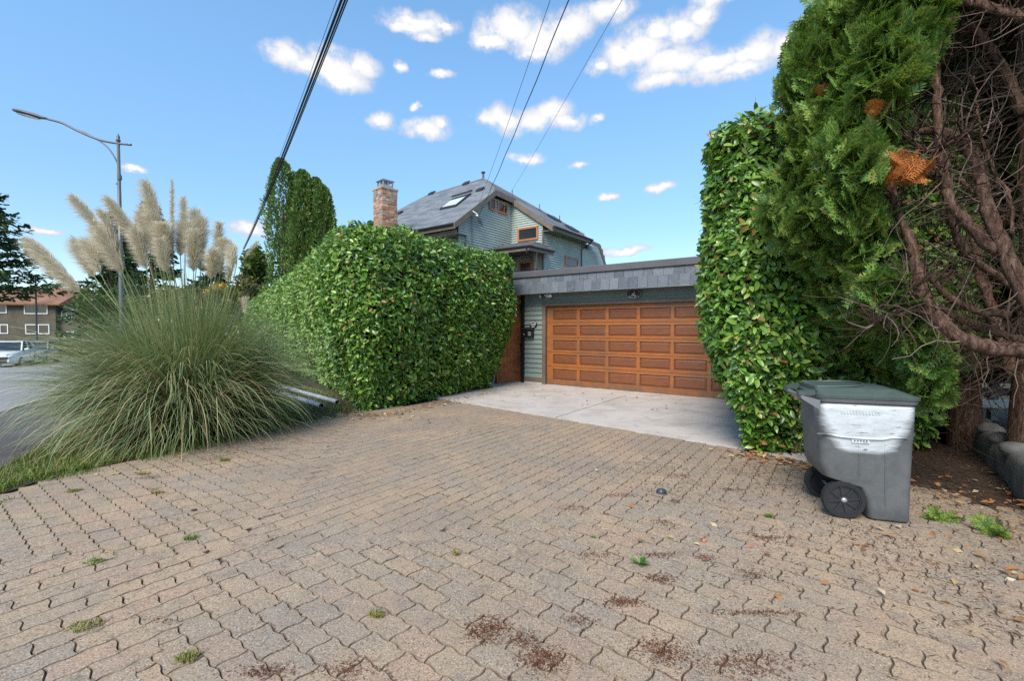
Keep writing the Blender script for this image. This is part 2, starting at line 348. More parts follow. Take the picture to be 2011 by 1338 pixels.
def prism(pts, dirv):
    """closed solid from a planar polygon pushed along dirv"""
    n = len(pts); v = [np.array(p) for p in pts] + [np.array(p) + dirv for p in pts]
    f = [list(range(n))[::-1], list(range(n, 2 * n))] + [[i, (i + 1) % n, n + (i + 1) % n, n + i] for i in range(n)]
    return v, f
def tube(path, rad, sides=8, cap=True):
    P = [np.array(p, float) for p in path]; n = len(P)
    if isinstance(rad, (int, float)): rad = [rad] * n
    v = []; f = []; ref = None
    for i in range(n):
        t = P[min(i + 1, n - 1)] - P[max(i - 1, 0)]; t = t / (np.linalg.norm(t) + 1e-9)
        if ref is None: ref = np.array([0, 0, 1.]) if abs(t[2]) < .9 else np.array([1., 0, 0])
        x = np.cross(ref, t); x /= np.linalg.norm(x) + 1e-9; y = np.cross(t, x); ref = y
        for k in range(sides):
            a = 2 * math.pi * k / sides; v.append(P[i] + rad[i] * (math.cos(a) * x + math.sin(a) * y))
    for i in range(n - 1):
        for k in range(sides):
            f.append([i * sides + k, i * sides + (k + 1) % sides, (i + 1) * sides + (k + 1) % sides, (i + 1) * sides + k])
    if cap: f += [list(range(sides))[::-1], [(n - 1) * sides + k for k in range(sides)]]
    return v, f
def spline(pts, m=6):
    P = [np.array(p, float) for p in pts]; out = []
    for i in range(len(P) - 1):
        p0, p1, p2, p3 = P[max(i - 1, 0)], P[i], P[i + 1], P[min(i + 2, len(P) - 1)]
        for k in range(m):
            t = k / m; out.append(.5 * (2 * p1 + (p2 - p0) * t + (2 * p0 - 5 * p1 + 4 * p2 - p3) * t * t + (3 * p1 - p0 - 3 * p2 + p3) * t ** 3))
    out.append(P[-1]); return out
def inst(tv, tf, pos, Rm, sc):
    """copies of one small template joined into one vertex and face array"""
    pos = np.asarray(pos, float); N = len(pos); tv = np.asarray(tv, float); tf = np.asarray(tf)
    sc = np.broadcast_to(np.asarray(sc, float).reshape(len(sc) if np.ndim(sc) else 1, -1), (N, 3 if np.ndim(sc) == 2 else 1))
    V = np.einsum('nij,nkj->nki', Rm, tv[None] * sc[:, None, :]) + pos[:, None, :]
    F = tf[None] + (np.arange(N) * len(tv))[:, None, None]
    return V.reshape(-1, 3), F.reshape(-1, tf.shape[1])
def basis(axis, nrm):
    """rotation matrices: y column = axis, z column close to nrm"""
    y = axis / (np.linalg.norm(axis, axis=1, keepdims=True) + 1e-9)
    x = np.cross(y, nrm); x /= np.linalg.norm(x, axis=1, keepdims=True) + 1e-9
    z = np.cross(x, y); return np.stack([x, y, z], axis=2)
def unit(v): return v / (np.linalg.norm(v, axis=-1, keepdims=True) + 1e-9)
def camproj(p):
    c, s = math.cos(R(1.545)), math.sin(R(1.545)); p = np.asarray(p, float) - np.array([0, 0, 1.55])
    d = p[..., 1] * c - p[..., 2] * s; return p[..., 0] / d, (p[..., 1] * s + p[..., 2] * c) / d, d
def in_poly(x, y, poly):
    c = False; n = len(poly)
    for i in range(n):
        (x1, y1), (x2, y2) = poly[i], poly[(i + 1) % n]
        if (y1 > y) != (y2 > y) and x < (x2 - x1) * (y - y1) / (y2 - y1) + x1: c = not c
    return c
def vnoise(p, f, seed=0):
    """cheap smooth pseudo-noise in [-1,1]"""
    p = np.asarray(p, float) * f; s = seed * 1.7
    return (np.sin(p[..., 0] * 1.3 + 1.9 * np.sin(p[..., 1] * .9 + s) + s) + np.sin(p[..., 1] * 1.7 + 1.3 * np.sin(p[..., 2] * 1.1 - s)) + np.sin(p[..., 2] * 1.5 + 1.7 * np.sin(p[..., 0] * .8 + 2 * s))) / 3.

# ------------------------------------------------------------------ the ground, road and paving
def gz(x, y):
    s = -.75 * x + .66 * y
    return -.028 * max(0., s - 10.)
def sheet(name, poly_pts, mat, dz, kind='structure'):
    o = mesh(name, [(x, y, gz(x, y) + dz) for x, y in poly_pts], [list(range(len(poly_pts)))], mat); return tag(o, kind=kind)
gx = sorted(set([-400, -250, -150, -110, -90, -75] + list(range(-66, 41, 2)) + [60, 100, 200, 400])); gy = sorted(set([-60, -20] + list(range(-8, 70, 2)) + [80, 95, 120, 180, 300, 500]))
gv = [(x, y, gz(x, y) - .03) for y in gy for x in gx]; nx = len(gx)
gf = [[j * nx + i, j * nx + i + 1, (j + 1) * nx + i + 1, (j + 1) * nx + i] for j in range(len(gy) - 1) for i in range(nx - 1)]
tag(mesh('ground', gv, gf, 'soil'), kind='structure')
# road: a strip running off to the far left; shoulder of dark gravel beside it
rd = np.array([-.56, .83]); rd = rd / np.linalg.norm(rd); rp = np.array([-rd[1], rd[0]])
r0 = np.array([-10.3, 9.3])
def strip(name, w0, w1, mat, dz, t0=-16, t1=75, st=1.0):
    v = []; f = []; ts = np.arange(t0, t1, st)
    for t in ts:
        for w in np.linspace(w0, w1, 7):
            p = r0 + rd * t + rp * w; v.append((p[0], p[1], gz(*p) + dz))
    for i in range(len(ts) - 1):
        for j in range(6): a = i * 7 + j; f.append([a, a + 1, a + 8, a + 7])
    return tag(mesh(name, v, f, mat), kind='structure')
strip('road', 0, 9.5, 'road', .0); strip('gravel_shoulder', -5.4, .05, 'shoulder', -.012)

GA = R(-36.0); GAR = Fr((.921, 12.284), GA)
# concrete apron, two slabs with a joint, and a strip in front of the door
def slab(a0, a1, b0l, b0r, b1, z=.018, th=.1):
    p = [GAR(a0, b0l, z), GAR(a1, b0r, z), GAR(a1, b1, z), GAR(a0, b1, z)]
    return prism([q - np.array([0, 0, th]) for q in p], np.array([0, 0, th]))
ap = thing('concrete_apron', tuple(GAR(2, -2, 0)), None, None); ap['kind'] = 'structure'
def fb(a): return -3.42 - .12 * (a + .235)
for (a0, a1, b0l, b0r, b1, z) in ((-2.6, 2.52, -3.15, fb(2.52), -.56, .02), (2.532, 6.4, fb(2.532), fb(6.4), -.56, .016), (-2.6, 6.4, -.548, -.548, .3, .024)):
    v, f = slab(a0, a1, b0l, b0r, b1, z); mesh('slab', v, f, 'concrete', ap)

# pavers ------------------------------------------------------------
PL, PW = .250, .146
pav_poly = [(-5.9, .3), (-5.3, 2.6), (-4.75, 4.0), (-4.85, 4.6), (-4.4, 5.4), (-4.0, 6.3), (-3.6, 7.3), (-2.85, 8.3), (-1.5, 9.75), (.74, 7.9), (3.1, 5.6), (3.5, 5.3), (4.4, 4.1), (4.9, 3.4), (5.6, 1.8), (5.6, .3)]
A0 = GAR(-.235, fb(-.235), 0); A1 = GAR(6.4, fb(6.4), 0)
bed = [(-6.2, .0)] + pav_poly[1:-1] + [(5.8, .0)]
tag(mesh('joint_sand', [(x, y, -.0125) for x, y in pav_poly], [list(range(len(pav_poly)))], 'joint_sand'), kind='structure')
def clip(poly, p, nrm):
    out = []; n = len(poly)
    for i in range(n):
        a, b = poly[i], poly[(i + 1) % n]; da = (a - p) @ nrm; db = (b - p) @ nrm
        if da >= 0: out.append(a)
        if (da >= 0) != (db >= 0): out.append(a + (b - a) * (da / (da - db)))
    return out
def outline(g=.0034):
    L, W = PL, PW; nl, ne = 10, 6; pts = []
    wl = lambda x: .0070 * math.sin(2 * math.pi * x / (L / 2))
    we = lambda y: .0085 * math.sin(2 * math.pi * y / W)
    for i in range(nl): x = -L / 2 + L * i / nl; pts.append((x, -W / 2 + wl(x)))
    for i in range(ne): y = -W / 2 + W * i / ne; pts.append((L / 2 + we(y), y))
    for i in range(nl): x = L / 2 - L * i / nl; pts.append((x, W / 2 + wl(x)))
    for i in range(ne): y = W / 2 - W * i / ne; pts.append((-L / 2 + we(y), y))
    return [np.array(p) for p in pts]
def inset(poly, d):
    n = len(poly); out = []
    for i in range(n):
        a, b, c = poly[i - 1], poly[i], poly[(i + 1) % n]
        t1 = b - a; t2 = c - b; t1 = t1 / (np.hypot(*t1) + 1e-9); t2 = t2 / (np.hypot(*t2) + 1e-9)
        nn = np.array([-(t1 + t2)[1], (t1 + t2)[0]]); nn = nn / (np.hypot(*nn) + 1e-9); out.append(b + nn * d)
    return out
def paver_mesh(poly, ins=.0024, bev=.0034):
    o = inset(poly, ins); i1 = inset(poly, ins + bev); n = len(poly)
    v = [(*p, -.03) for p in o] + [(*p, -.0048) for p in o] + [(*p, 0.) for p in i1]
    f = [list(range(2 * n, 3 * n))]
    for r_ in (0, n):
        f += [[r_ + i, r_ + (i + 1) % n, r_ + n + (i + 1) % n, r_ + n + i] for i in range(n)]
    return v, f
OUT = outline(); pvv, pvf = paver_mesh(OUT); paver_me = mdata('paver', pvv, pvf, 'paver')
K = np.array([-1.88, 3.22]); hdir = np.array([math.cos(R(12.5)), math.sin(R(12.5))]); vdir = np.array([math.cos(R(100)), math.sin(R(100))])
hn = np.array([-hdir[1], hdir[0]]); vn = np.array([vdir[1], -vdir[0]])          # far side of h, right side of v
ZONES = [(R(54), hn, vn, .16, .16, 0), (GA, -hn, vn, .0, .16, 1), (GA, hn, -vn, .16, .0, 2), (R(54), -hn, -vn, .0, .0, 3)]     # rotated fields; the later ones lie over the edge of the earlier
apn = np.array([A1[1] - A0[1], -(A1[0] - A0[0])]); apn = apn / np.hypot(*apn)
if apn[1] > 0: apn = -apn
cand = []
for (ang, n1, n2, m1, m2, pri) in ZONES:
    e1 = np.array([math.cos(ang), math.sin(ang)]); e2 = np.array([-e1[1], e1[0]])
    for j in range(-90, 91):
        for i in range(-60, 61):
            c = K + e1 * ((i + .5 * (j % 2)) * PL) + e2 * (j * PW)
            d1 = (c - K) @ n1; d2 = (c - K) @ n2
            if d1 < -m1 or d2 < -m2: continue
            if not in_poly(c[0], c[1], pav_poly): continue
            da = (c - A0[:2]) @ apn
            if da < -.12 and c[0] > -1.6: continue
            x, y, d = camproj([c[0], c[1], 0])
            if c[1] < .9 or abs(x) > 1.45: continue
            full = da > .16 or c[0] < -1.8
            cand.append((d, c, ang, None if full else (), pri, x, y))
cand.sort(key=lambda q: q[0])
paving = thing('paver_driveway', (0, 4, 0), None, None); paving['kind'] = 'structure'
big = 0; sv = []; sf = []; sn = 0
for (d, c, ang, cl, pri, x, y) in cand:
    z = float(np.clip(rng.normal(0, .0007), -.0012, .0012)) + .0026 * pri + .005 * float(vnoise([c[0], c[1], 0], 1.1, 3)); tx, ty = rng.normal(0, .006, 2)
    Mx = Matrix.Translation((c[0], c[1], z)) @ Matrix.Rotation(ang + rng.normal(0, .008), 4, 'Z') @ Matrix.Rotation(tx, 4, 'X') @ Matrix.Rotation(ty, 4, 'Y')
    inview = abs(x) < 1.13 and -.755 < y
    if cl is None:
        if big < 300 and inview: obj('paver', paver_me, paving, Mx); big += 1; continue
        V = [Mx @ Vector(p) for p in pvv]; Fc = pvf
    else:
        ca, sa = math.cos(ang), math.sin(ang)
        W = [np.array([c[0] + p[0] * ca - p[1] * sa, c[1] + p[0] * sa + p[1] * ca]) for p in OUT]
        for nn in cl: W = clip(W, K, nn) if len(W) > 2 else W
        if c[0] > -1.8 and len(W) > 2: W = clip(W, A0[:2] + apn * .006, apn)
        if len(W) < 4: continue
        P2 = np.array(W); area = .5 * abs(np.dot(P2[:, 0], np.roll(P2[:, 1], 1)) - np.dot(P2[:, 1], np.roll(P2[:, 0], 1)))
        if area < .0008: continue
        W = [w for i, w in enumerate(W) if np.hypot(*(w - W[i - 1])) > .004]
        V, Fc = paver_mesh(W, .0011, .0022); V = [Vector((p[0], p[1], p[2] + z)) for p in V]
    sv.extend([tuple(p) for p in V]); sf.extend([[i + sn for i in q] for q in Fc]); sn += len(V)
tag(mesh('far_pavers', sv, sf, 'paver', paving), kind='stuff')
# bare earth under the cedar with a low, worn concrete kerb wall
mul = [(3.35, 5.35), (3.75, 4.2), (4.1, 3.75), (4.6, 3.3), (5.4, 2.2), (9, 2.2), (9, 9), (4.6, 9), (4.2, 7)]
def dome(poly, n=26, amp=.05):
    xs = np.linspace(3, 9.5, 60); ys = np.linspace(1.8, 9.2, 60); v = []; f = []; idx = {}
    for j, yy in enumerate(ys):
        for i, xx in enumerate(xs):
            ins = in_poly(xx, yy, poly)
            if not ins: continue
            e = min(abs((xx - poly[q][0]) * (poly[(q + 1) % len(poly)][1] - poly[q][1]) - (yy - poly[q][1]) * (poly[(q + 1) % len(poly)][0] - poly[q][0])) / (math.hypot(poly[(q + 1) % len(poly)][0] - poly[q][0], poly[(q + 1) % len(poly)][1] - poly[q][1]) + 1e-9) for q in range(len(poly)))
            h = -.006 + min(.04, e * .06) + .012 * float(vnoise([xx, yy, 0], 6)); idx[(i, j)] = len(v); v.append((xx, yy, h))
    for j in range(59):
        for i in range(59):
            q = [(i, j), (i + 1, j), (i + 1, j + 1), (i, j + 1)]
            if all(a in idx for a in q): f.append([idx[a] for a in q])
    return v, f
v, f = dome(mul); tag(mesh('bare_earth', v, f, 'mulch'), kind='structure')
# ------------------------------------------------------------------ the garage
gar = thing('garage', tuple(GAR(2, 0, 0)), 'low teal garage with slate-hung flat roof edge and panelled cedar door', 'garage')
DW, DH = 5.06, 2.13
# walls behind the boards
mb = MB()
mb.add(boxv(GAR, -.70, -.06, .03, .2, .02, 2.6), BOXF); mb.add(boxv(GAR, -.06, DW + .06, .03, .2, DH + .02, 2.6), BOXF)
mb.add(boxv(GAR, DW + .06, 6.6, .03, .2, .02, 2.6), BOXF); mb.add(boxv(GAR, -.70, -.5, .2, 7, .02, 2.6), BOXF); mb.add(boxv(GAR, 6.4, 6.6, .2, 7, .02, 2.6), BOXF)
mb.build('wall', 'siding', gar)
# lap boards, one by one
def board(a0, a1, z, h=.132):
    v = [GAR(a0, .012, z + h), GAR(a1, .012, z + h), GAR(a1, -.020, z), GAR(a0, -.020, z), GAR(a0, .03, z + h), GAR(a1, .03, z + h), GAR(a1, .03, z), GAR(a0, .03, z)]
    return v, [[0, 1, 2, 3][::-1], [3, 2, 6, 7][::-1], [0, 4, 5, 1], [4, 7, 6, 5], [0, 3, 7, 4], [1, 5, 6, 2]]
z = .20
while z < 2.5:
    h = .132
    if z < DH - .02:
        v, f = board(-.695, -.1, z); mesh('siding_board', v, f, 'siding', gar)
        v, f = board(DW + .1, 6.5, z); mesh('siding_board', v, f, 'siding', gar)
    else:
        v, f = board(-.695, 6.5, z); mesh('siding_board', v, f, 'siding', gar)
    z += h
box('base_board', GAR, -.695, -.1, -.022, .03, .07, .2, 'trim_brown', gar)
box('plinth', GAR, -.75, -.07, -.016, .03, .0, .075, 'concrete', gar)
box('corner_post', GAR, -.80, -.70, -.06, .06, .0, 2.49, 'black_paint', gar)
# door frame
box('door_jamb', GAR, -.105, 0, -.035, .1, .0, DH + .1, 'trim_brown', gar); box('door_jamb', GAR, DW, DW + .105, -.035, .1, .0, DH + .1, 'trim_brown', gar)
box('door_head', GAR, 0, DW, -.035, .1, DH + .02, DH + .1, 'trim_brown', gar)
# door: rails, stiles and raised panels
dr = box('garage_door', GAR, 0.004, DW - .004, .09, .13, .03, DH + .015, 'cedar_wood', gar)
cols = [.19 + .80 * i for i in range(6)]; pw = .72; 
rowz = [(.172, .452), (.597, .846), (.966, 1.232), (1.366, 1.628), (1.775, 2.036)]
rail_z = [(.03, .172)] + [(rowz[i][1], rowz[i + 1][0]) for i in range(4)] + [(2.036, DH + .012)]
for i, (z0, z1) in enumerate(rail_z):
    if 0 < i < 5:      # section joint in the middle of each rail
        zm = (z0 + z1) / 2
        box('rail', GAR, .004, DW - .004, .06, .0895, z0, zm - .004, 'cedar_rail', dr); box('rail', GAR, .004, DW - .004, .058, .0895, zm + .004, z1, 'cedar_rail', dr)
    else: box('rail', GAR, .004, DW - .004, .059, .0895, z0, z1, 'cedar_rail', dr)
edges = [(.004, .19)] + [(.19 + .8 * i + pw, .19 + .8 * (i + 1)) for i in range(5)] + [(.19 + 4.0 + pw, DW - .004)]
for (z0, z1) in rowz:
    for (a0, a1) in edges: box('stile', GAR, a0, a1, .061, .0892, z0 + .0005, z1 - .0005, 'cedar_rail', dr)
    for c in cols:
        a0, a1 = c + .012, c + pw - .012; y0, y1 = z0 + .012, z1 - .012; e = .034
        v = [GAR(a, .0885, zz) for a, zz in ((a0, y0), (a1, y0), (a1, y1), (a0, y1))] + [GAR(a, .074, zz) for a, zz in ((a0 + e, y0 + e), (a1 - e, y0 + e), (a1 - e, y1 - e), (a0 + e, y1 - e))]
        f = [[4, 5, 6, 7]] + [[i, (i + 1) % 4, 4 + (i + 1) % 4, 4 + i] for i in range(4)]
        mesh('panel', v, f, 'cedar_wood', dr)
# overhanging slate mansard edge: two courses of slates on a board, metal cap above, soffit below
box('soffit', GAR, -1.9, 6.9, -.36, .02, 2.476, 2.494, 'soffit', gar)
mb = MB(); mb.add(*prism([GAR(-1.9, -.37, 2.47), GAR(-1.9, -.33, 2.93), GAR(-1.9, .3, 2.93), GAR(-1.9, .3, 2.4975), GAR(-1.9, -.35, 2.4975)], GAR.u * 8.8)); mb.build('fascia_backing', 'dark_metal', gar)
sl = .23
for row, (z0, z1, off) in enumerate(((2.478, 2.735, 0.), (2.722, 2.935, .11))):
    a = -1.9 + off
    while a < 6.8:
        w = sl - .006; j = rng.normal(0, .003); bt = lambda zz: -.405 + (zz - 2.47) * .09 + (.012 if row else 0) 
        zb = z0 + rng.normal(0, .002)
        v = [GAR(a, bt(zb) - .006 + j, zb), GAR(a + w, bt(zb) - .006 + j + rng.normal(0, .002), zb), GAR(a + w, bt(z1), z1), GAR(a, bt(z1), z1)]
        v2 = [p + GAR.n * .009 for p in v]
        mesh('slate', v + v2, BOXF[:1] + BOXF[1:], 'slate', gar); a += sl
box('metal_drip', GAR, -1.9, 6.9, -.41, -.38, 2.468, 2.4775, 'galv', gar)
mb = MB(); mb.add(*prism([GAR(-1.95, -.40, 2.92), GAR(-1.95, -.40, 3.06), GAR(-1.95, -.385, 3.075), GAR(-1.95, .4, 3.075), GAR(-1.95, .4, 2.94), GAR(-1.95, -.34, 2.94)], GAR.u * 8.9)); mb.build('roof_cap', 'cap_metal', gar)
box('flat_roof', GAR, -1.9, 6.85, .405, 7.2, 2.8, 3.0, 'cap_metal', gar)

def text_mesh(s, size):
    cu = bpy.data.curves.new('lettering', 'FONT'); cu.body = s; cu.size = size; cu.align_x = 'CENTER'; cu.align_y = 'CENTER'; cu.extrude = .0015
    o = bpy.data.objects.new('lettering', cu); col.objects.link(o); dg = bpy.context.evaluated_depsgraph_get()
    me = bpy.data.meshes.new_from_object(o.evaluated_get(dg)); bpy.data.objects.remove(o); me.materials.clear(); me.materials.append(MAT['white_paint']); return me
def face_M(fr, a, b, z, rot=0.):   # text lying in the wall plane, facing -n
    return fr.M(a, b, z) @ Matrix.Rotation(R(90), 4, 'X') @ Matrix.Rotation(rot, 4, 'Z')
def oval(a, z, ra, rz, b0, b1, n=36, fr=GAR):
    v = [fr(a + ra * math.cos(t), b0, z + rz * math.sin(t)) for t in np.linspace(0, 2 * math.pi, n, endpoint=False)]
    return prism(v, fr.n * (b1 - b0))
def ring(a, z, ra, rz, w, b0, b1, n=36, fr=GAR):
    v = []; f = []
    for t in np.linspace(0, 2 * math.pi, n, endpoint=False):
        for (q, b) in ((0, b1), (0, b0), (w, b0), (w, b1)): v.append(fr(a + (ra - q) * math.cos(t), b, z + (rz - q) * math.sin(t)))
    for i in range(n):
        for k in range(4): f.append([i * 4 + k, ((i + 1) % n) * 4 + k, ((i + 1) % n) * 4 + (k + 1) % 4, i * 4 + (k + 1) % 4])
    return v, f
# boat plaque above the door
pq = thing('name_plaque', tuple(GAR(2.47, -.03, 2.36)), 'black oval plaque with white lettering and sailboat above the garage door', 'plaque')
v, f = oval(2.47, 2.365, .19, .118, -.045, -.013); mesh('plate', v, f, 'black_paint', pq)
v, f = ring(2.47, 2.365, .184, .112, .006, -.048, -.0445); mesh('rim', v, f, 'galv', pq)
for i, ch in enumerate("BALLAY'S"):
    t = -math.pi / 2 + (i - 3.5) * .235; obj('letter', text_mesh(ch, .062), pq, face_M(GAR, 2.47 + .15 * math.cos(t), -.047, 2.365 + .088 * math.sin(t), t + math.pi / 2))
mb = MB(); mb.add(*prism([GAR(2.405, -.048, 2.338), GAR(2.535, -.048, 2.338), GAR(2.515, -.048, 2.322), GAR(2.425, -.048, 2.322)], GAR.n * .003))
mb.add(*prism([GAR(2.474, -.048, 2.345), GAR(2.483, -.048, 2.345), GAR(2.483, -.048, 2.43), GAR(2.474, -.048, 2.43)], GAR.n * .003))
mb.add(*prism([GAR(2.470, -.048, 2.35), GAR(2.425, -.048, 2.35), GAR(2.470, -.048, 2.392)], GAR.n * .003)); mb.build('sailboat_emblem', 'white_paint', pq)
# house-number plaque
pq = thing('number_plaque', tuple(GAR(-.39, -.03, 1.65)), 'small round black number plaque above the black letter box', 'plaque')
v, f = oval(-.392, 1.652, .118, .098, -.04, -.012); mesh('plate', v, f, 'black_paint', pq)
v, f = ring(-.392, 1.652, .118, .098, .006, -.042, -.0395); mesh('rim', v, f, 'dark_metal', pq)
obj('number', text_mesh('3850', .085), pq, face_M(GAR, -.392, -.042, 1.652))
for i in range(9):      # arched top line, too worn to read: a row of raised bars
    t = math.pi / 2 + (4 - i) * .27; M_ = face_M(GAR, -.392 + .094 * math.cos(t), -.042, 1.652 + .076 * math.sin(t), t - math.pi / 2)
    vv = [M_ @ Vector(p) for p in ((-.009, -.011, 0), (.009, -.011, 0), (.009, .011, 0), (-.009, .011, 0))]
    mesh('raised_mark', *prism([np.array(p) for p in vv], GAR.n * -.002), 'white_paint', pq)
mesh('raised_bar', boxv(GAR, -.44, -.345, -.0425, -.0402, 1.583, 1.602), BOXF, 'white_paint', pq)
# letter box
lb = thing('letter_box', tuple(GAR(-.56, -.05, 1.3)), 'black metal letter box beside the wooden gate', 'letter box')
box('body', GAR, -.76, -.37, -.10, -.013, 1.30, 1.535, 'black_paint', lb)
mesh('sloped_lid', *prism([GAR(-.77, -.115, 1.525), GAR(-.77, -.013, 1.575), GAR(-.77, -.013, 1.537), GAR(-.77, -.115, 1.51)], GAR.u * .41), 'dark_metal', lb)
box('front_panel', GAR, -.52, -.42, -.106, -.1003, 1.34, 1.46, 'galv', lb); box('lock', GAR, -.665, -.64, -.108, -.1003, 1.37, 1.395, 'white_metal', lb)
# double floodlight under the soffit
fl = thing('floodlight', tuple(GAR(.08, -.03, 2.42)), 'twin-headed floodlight under the slate eave left of the door', 'floodlight')
mesh('mount', *oval(.08, 2.425, .055, .05, -.045, -.013), 'white_metal', fl)
for s_ in (-1, 1):
    c0 = GAR(.08 + .03 * s_, -.05, 2.43); c1 = GAR(.08 + .10 * s_, -.10, 2.44); c2 = GAR(.08 + .155 * s_, -.19, 2.405)
    ax = c2 - c1; v, f = tube([c0, c1], .013, 8); mesh('arm', v, f, 'white_metal', fl)
    v, f = tube([c1, c1 + ax * .35, c1 + ax * .7, c2], [.028, .042, .052, .058], 14); h = mesh('lamp_head', v, f, 'lamp_grey', fl, True)
    v, f = tube([c2 + ax * .001, c2 + ax * .06], [.05, .045], 14); mesh('lens', v, f, 'headlamp', h)

# ------------------------------------------------------------------ side gate
ga = math.atan2(.36, .59); GT = Fr((-.349, 12.62), ga)
gt = thing('wooden_gate', tuple(GT(.35, 0, 0)), 'red-brown plank gate with arched panel and barred peephole behind the hedge', 'gate')
W_, H_ = .78, 2.25
box('leaf', GT, -.1, W_ - .05, 0, .045, .03, H_, 'gate_wood', gt)
box('stile', GT, -.1, .02, -.018, -.0005, .03, H_, 'gate_wood', gt); box('stile', GT, .60, W_ - .05, -.018, -.0005, .03, H_, 'gate_wood', gt)
box('rail', GT, .0205, .5995, -.017, -.0006, .03, .30, 'gate_wood', gt)
arch = [(.02, H_ - .02), (.02, 1.62)] + [(.31 - .285 * math.cos(t), 1.62 + .27 * math.sin(t)) for t in np.linspace(.05, math.pi - .05, 14)] + [(.60, 1.62), (.60, H_ - .02)]
mesh('arched_head', *prism([GT(a, -.0165, z_) for a, z_ in arch], GT.n * .0158), 'gate_wood', gt)
for i in range(5): box('plank', GT, .024 + .115 * i, .132 + .115 * i, -.009, -.0008, .305, 1.66, 'gate_wood', gt)
box('peephole', GT, .24, .37, -.012, -.0088, 1.36, 1.58, 'black_paint', gt)
for i in range(2):
    v, f = tube([GT(.275 + .06 * i, -.022, 1.33), GT(.275 + .06 * i, -.022, 1.61)], .009, 6); mesh('bar', v, f, 'black_paint', gt)
box('latch', GT, .665, .70, -.045, -.0185, .95, 1.12, 'black_paint', gt); 
mesh('notice', boxv(GT, .40, .56, -.022, -.0185, 1.88, 2.08), BOXF, 'white_paint', gt)
box('gate_post', GT, -.19, -.105, -.03, .06, 0, 2.3, 'black_paint', gt)
po = thing('white_pole', (-.44, 12.3, 0), 'thin white pole with grip leaning between hedge and gate', 'pole')
v, f = tube([(-.46, 12.25, .35), (-.36, 12.35, 1.02)], .009, 6); mesh('shaft', v, f, 'white_metal', po)
v, f = tube([(-.36, 12.35, 1.02), (-.347, 12.363, 1.16)], .02, 8); mesh('grip', v, f, 'white_paint', po)
v, f = tube([(-.46, 12.25, .35), (-.50, 12.2, .02)], .009, 6); mesh('lower_shaft', v, f, 'white_metal', po)

# ------------------------------------------------------------------ the house behind
HO = Fr((-2.665, 22.0), GA)
ho = thing('house', tuple(HO(-2, 5, 0)), 'teal clapboard house with clipped gable and grey shingle roof behind the garage', 'house')
def lap_wall(fn, s0f, s1f, z0, z1, out, h=.13):
    """lap siding: fn(s,z) a point on the wall, s0f(z)/s1f(z) its ends, out the outward normal"""
    v = []; f = []; z = z0
    while z < z1 - .01:
        zt = min(z + h, z1); a, b = s0f(z), s1f(z); a2, b2 = s0f(zt), s1f(zt)
        if b - a > .02 and b2 - a2 > -.2:
            b2 = max(b2, a2 + .001); n = len(v)
            v += [fn(a, z) + out * .045, fn(b, z) + out * .045, fn(b2, zt) + out * .004, fn(a2, zt) + out * .004, fn(a, z), fn(b, z)]
            f += [[n, n + 1, n + 2, n + 3], [n + 4, n + 5, n + 1, n]]
        z += h
    return v, f
GP = lambda s, z: HO(-.25, s, z)                 # gable wall, faces +u
k1 = .7266; k2 = .70
zr = lambda s: 6.606 + k1 * (s + .177)           # near roof slope above the rake
v, f = lap_wall(GP, lambda z: max(.36, (z + .25 - 6.606) / k1 - .177), lambda z: 4.82, 3.0, 8.65, HO.u); mesh('gable_siding', v, f, 'house_siding', ho)
W1 = lambda a, z: HO(a, 4.82, z)
v, f = lap_wall(W1, lambda z: -.25, lambda z: min(1.88, (8.82 - .25 - z) / k2), 3.0, 8.75, -HO.n); mesh('wing_end_siding', v, f, 'house_siding', ho)
W2 = lambda s, z: HO(1.88, s, z)
v, f = lap_wall(W2, lambda z: 4.82, lambda z: 9.2, 3.0, 7.1, HO.u); mesh('wing_side_siding', v, f, 'house_siding', ho)
W3 = lambda s, z: HO(1.55, s, z)
v, f = lap_wall(W3, lambda z: 9.2, lambda z: 13.2, 3.0, 7.05, HO.u); mesh('far_siding', v, f, 'house_siding', ho)
SW = lambda a, z: HO(a, .9, z)
v, f = lap_wall(SW, lambda z: -9, lambda z: -.25, 3.0, 6.4, -HO.n); mesh('street_siding', v, f, 'house_siding', ho)
mb = MB(); mb.add(boxv(HO, -9, -.3, 1.0, 12, 0, 6.2), BOXF); mb.add(boxv(HO, -.9, 1.8, 4.95, 13, 0, 6.6), BOXF); mb.build('wall_core', 'house_siding', ho)
for (a0, a1, b0, b1, z0, z1) in ((1.84, 1.925, 4.775, 4.86, 3, 6.85), (-.3, -.215, .84, .93, 3, 6.2), (1.6, 1.64, 10.6, 10.7, 3, 6.9)):
    box('corner_board', HO, a0, a1, b0, b1, z0, z1, 'trim_brown', ho)
# roof slopes, built as overlapping courses of shingles
def courses(quad_fn, n, name, mat='roof_shingle', split=.55):
    """quad_fn(t) -> (left point, right point) along the slope, t=0 at the eave"""
    rf = MB(); 
    for i in range(n):
        l0, r0_ = quad_fn(i / n); l1, r1 = quad_fn((i + 1.25) / n if i < n - 1 else 1.0)
        m = max(1, int(np.linalg.norm(r0_ - l0) / split)); up = np.array([0, 0, .032])
        for j in range(m):
            g = .006
            q = [l0 + (r0_ - l0) * ((j + g) / m) + up, l0 + (r0_ - l0) * ((j + 1 - g) / m) + up, l1 + (r1 - l1) * ((j + 1 - g) / m) + np.array([0, 0, .008]), l1 + (r1 - l1) * ((j + g) / m) + np.array([0, 0, .008]),
                 l0 + (r0_ - l0) * ((j + g) / m), l0 + (r0_ - l0) * ((j + 1 - g) / m)]
            rf.add(q, [[0, 1, 2, 3], [4, 5, 1, 0]])
    return rf
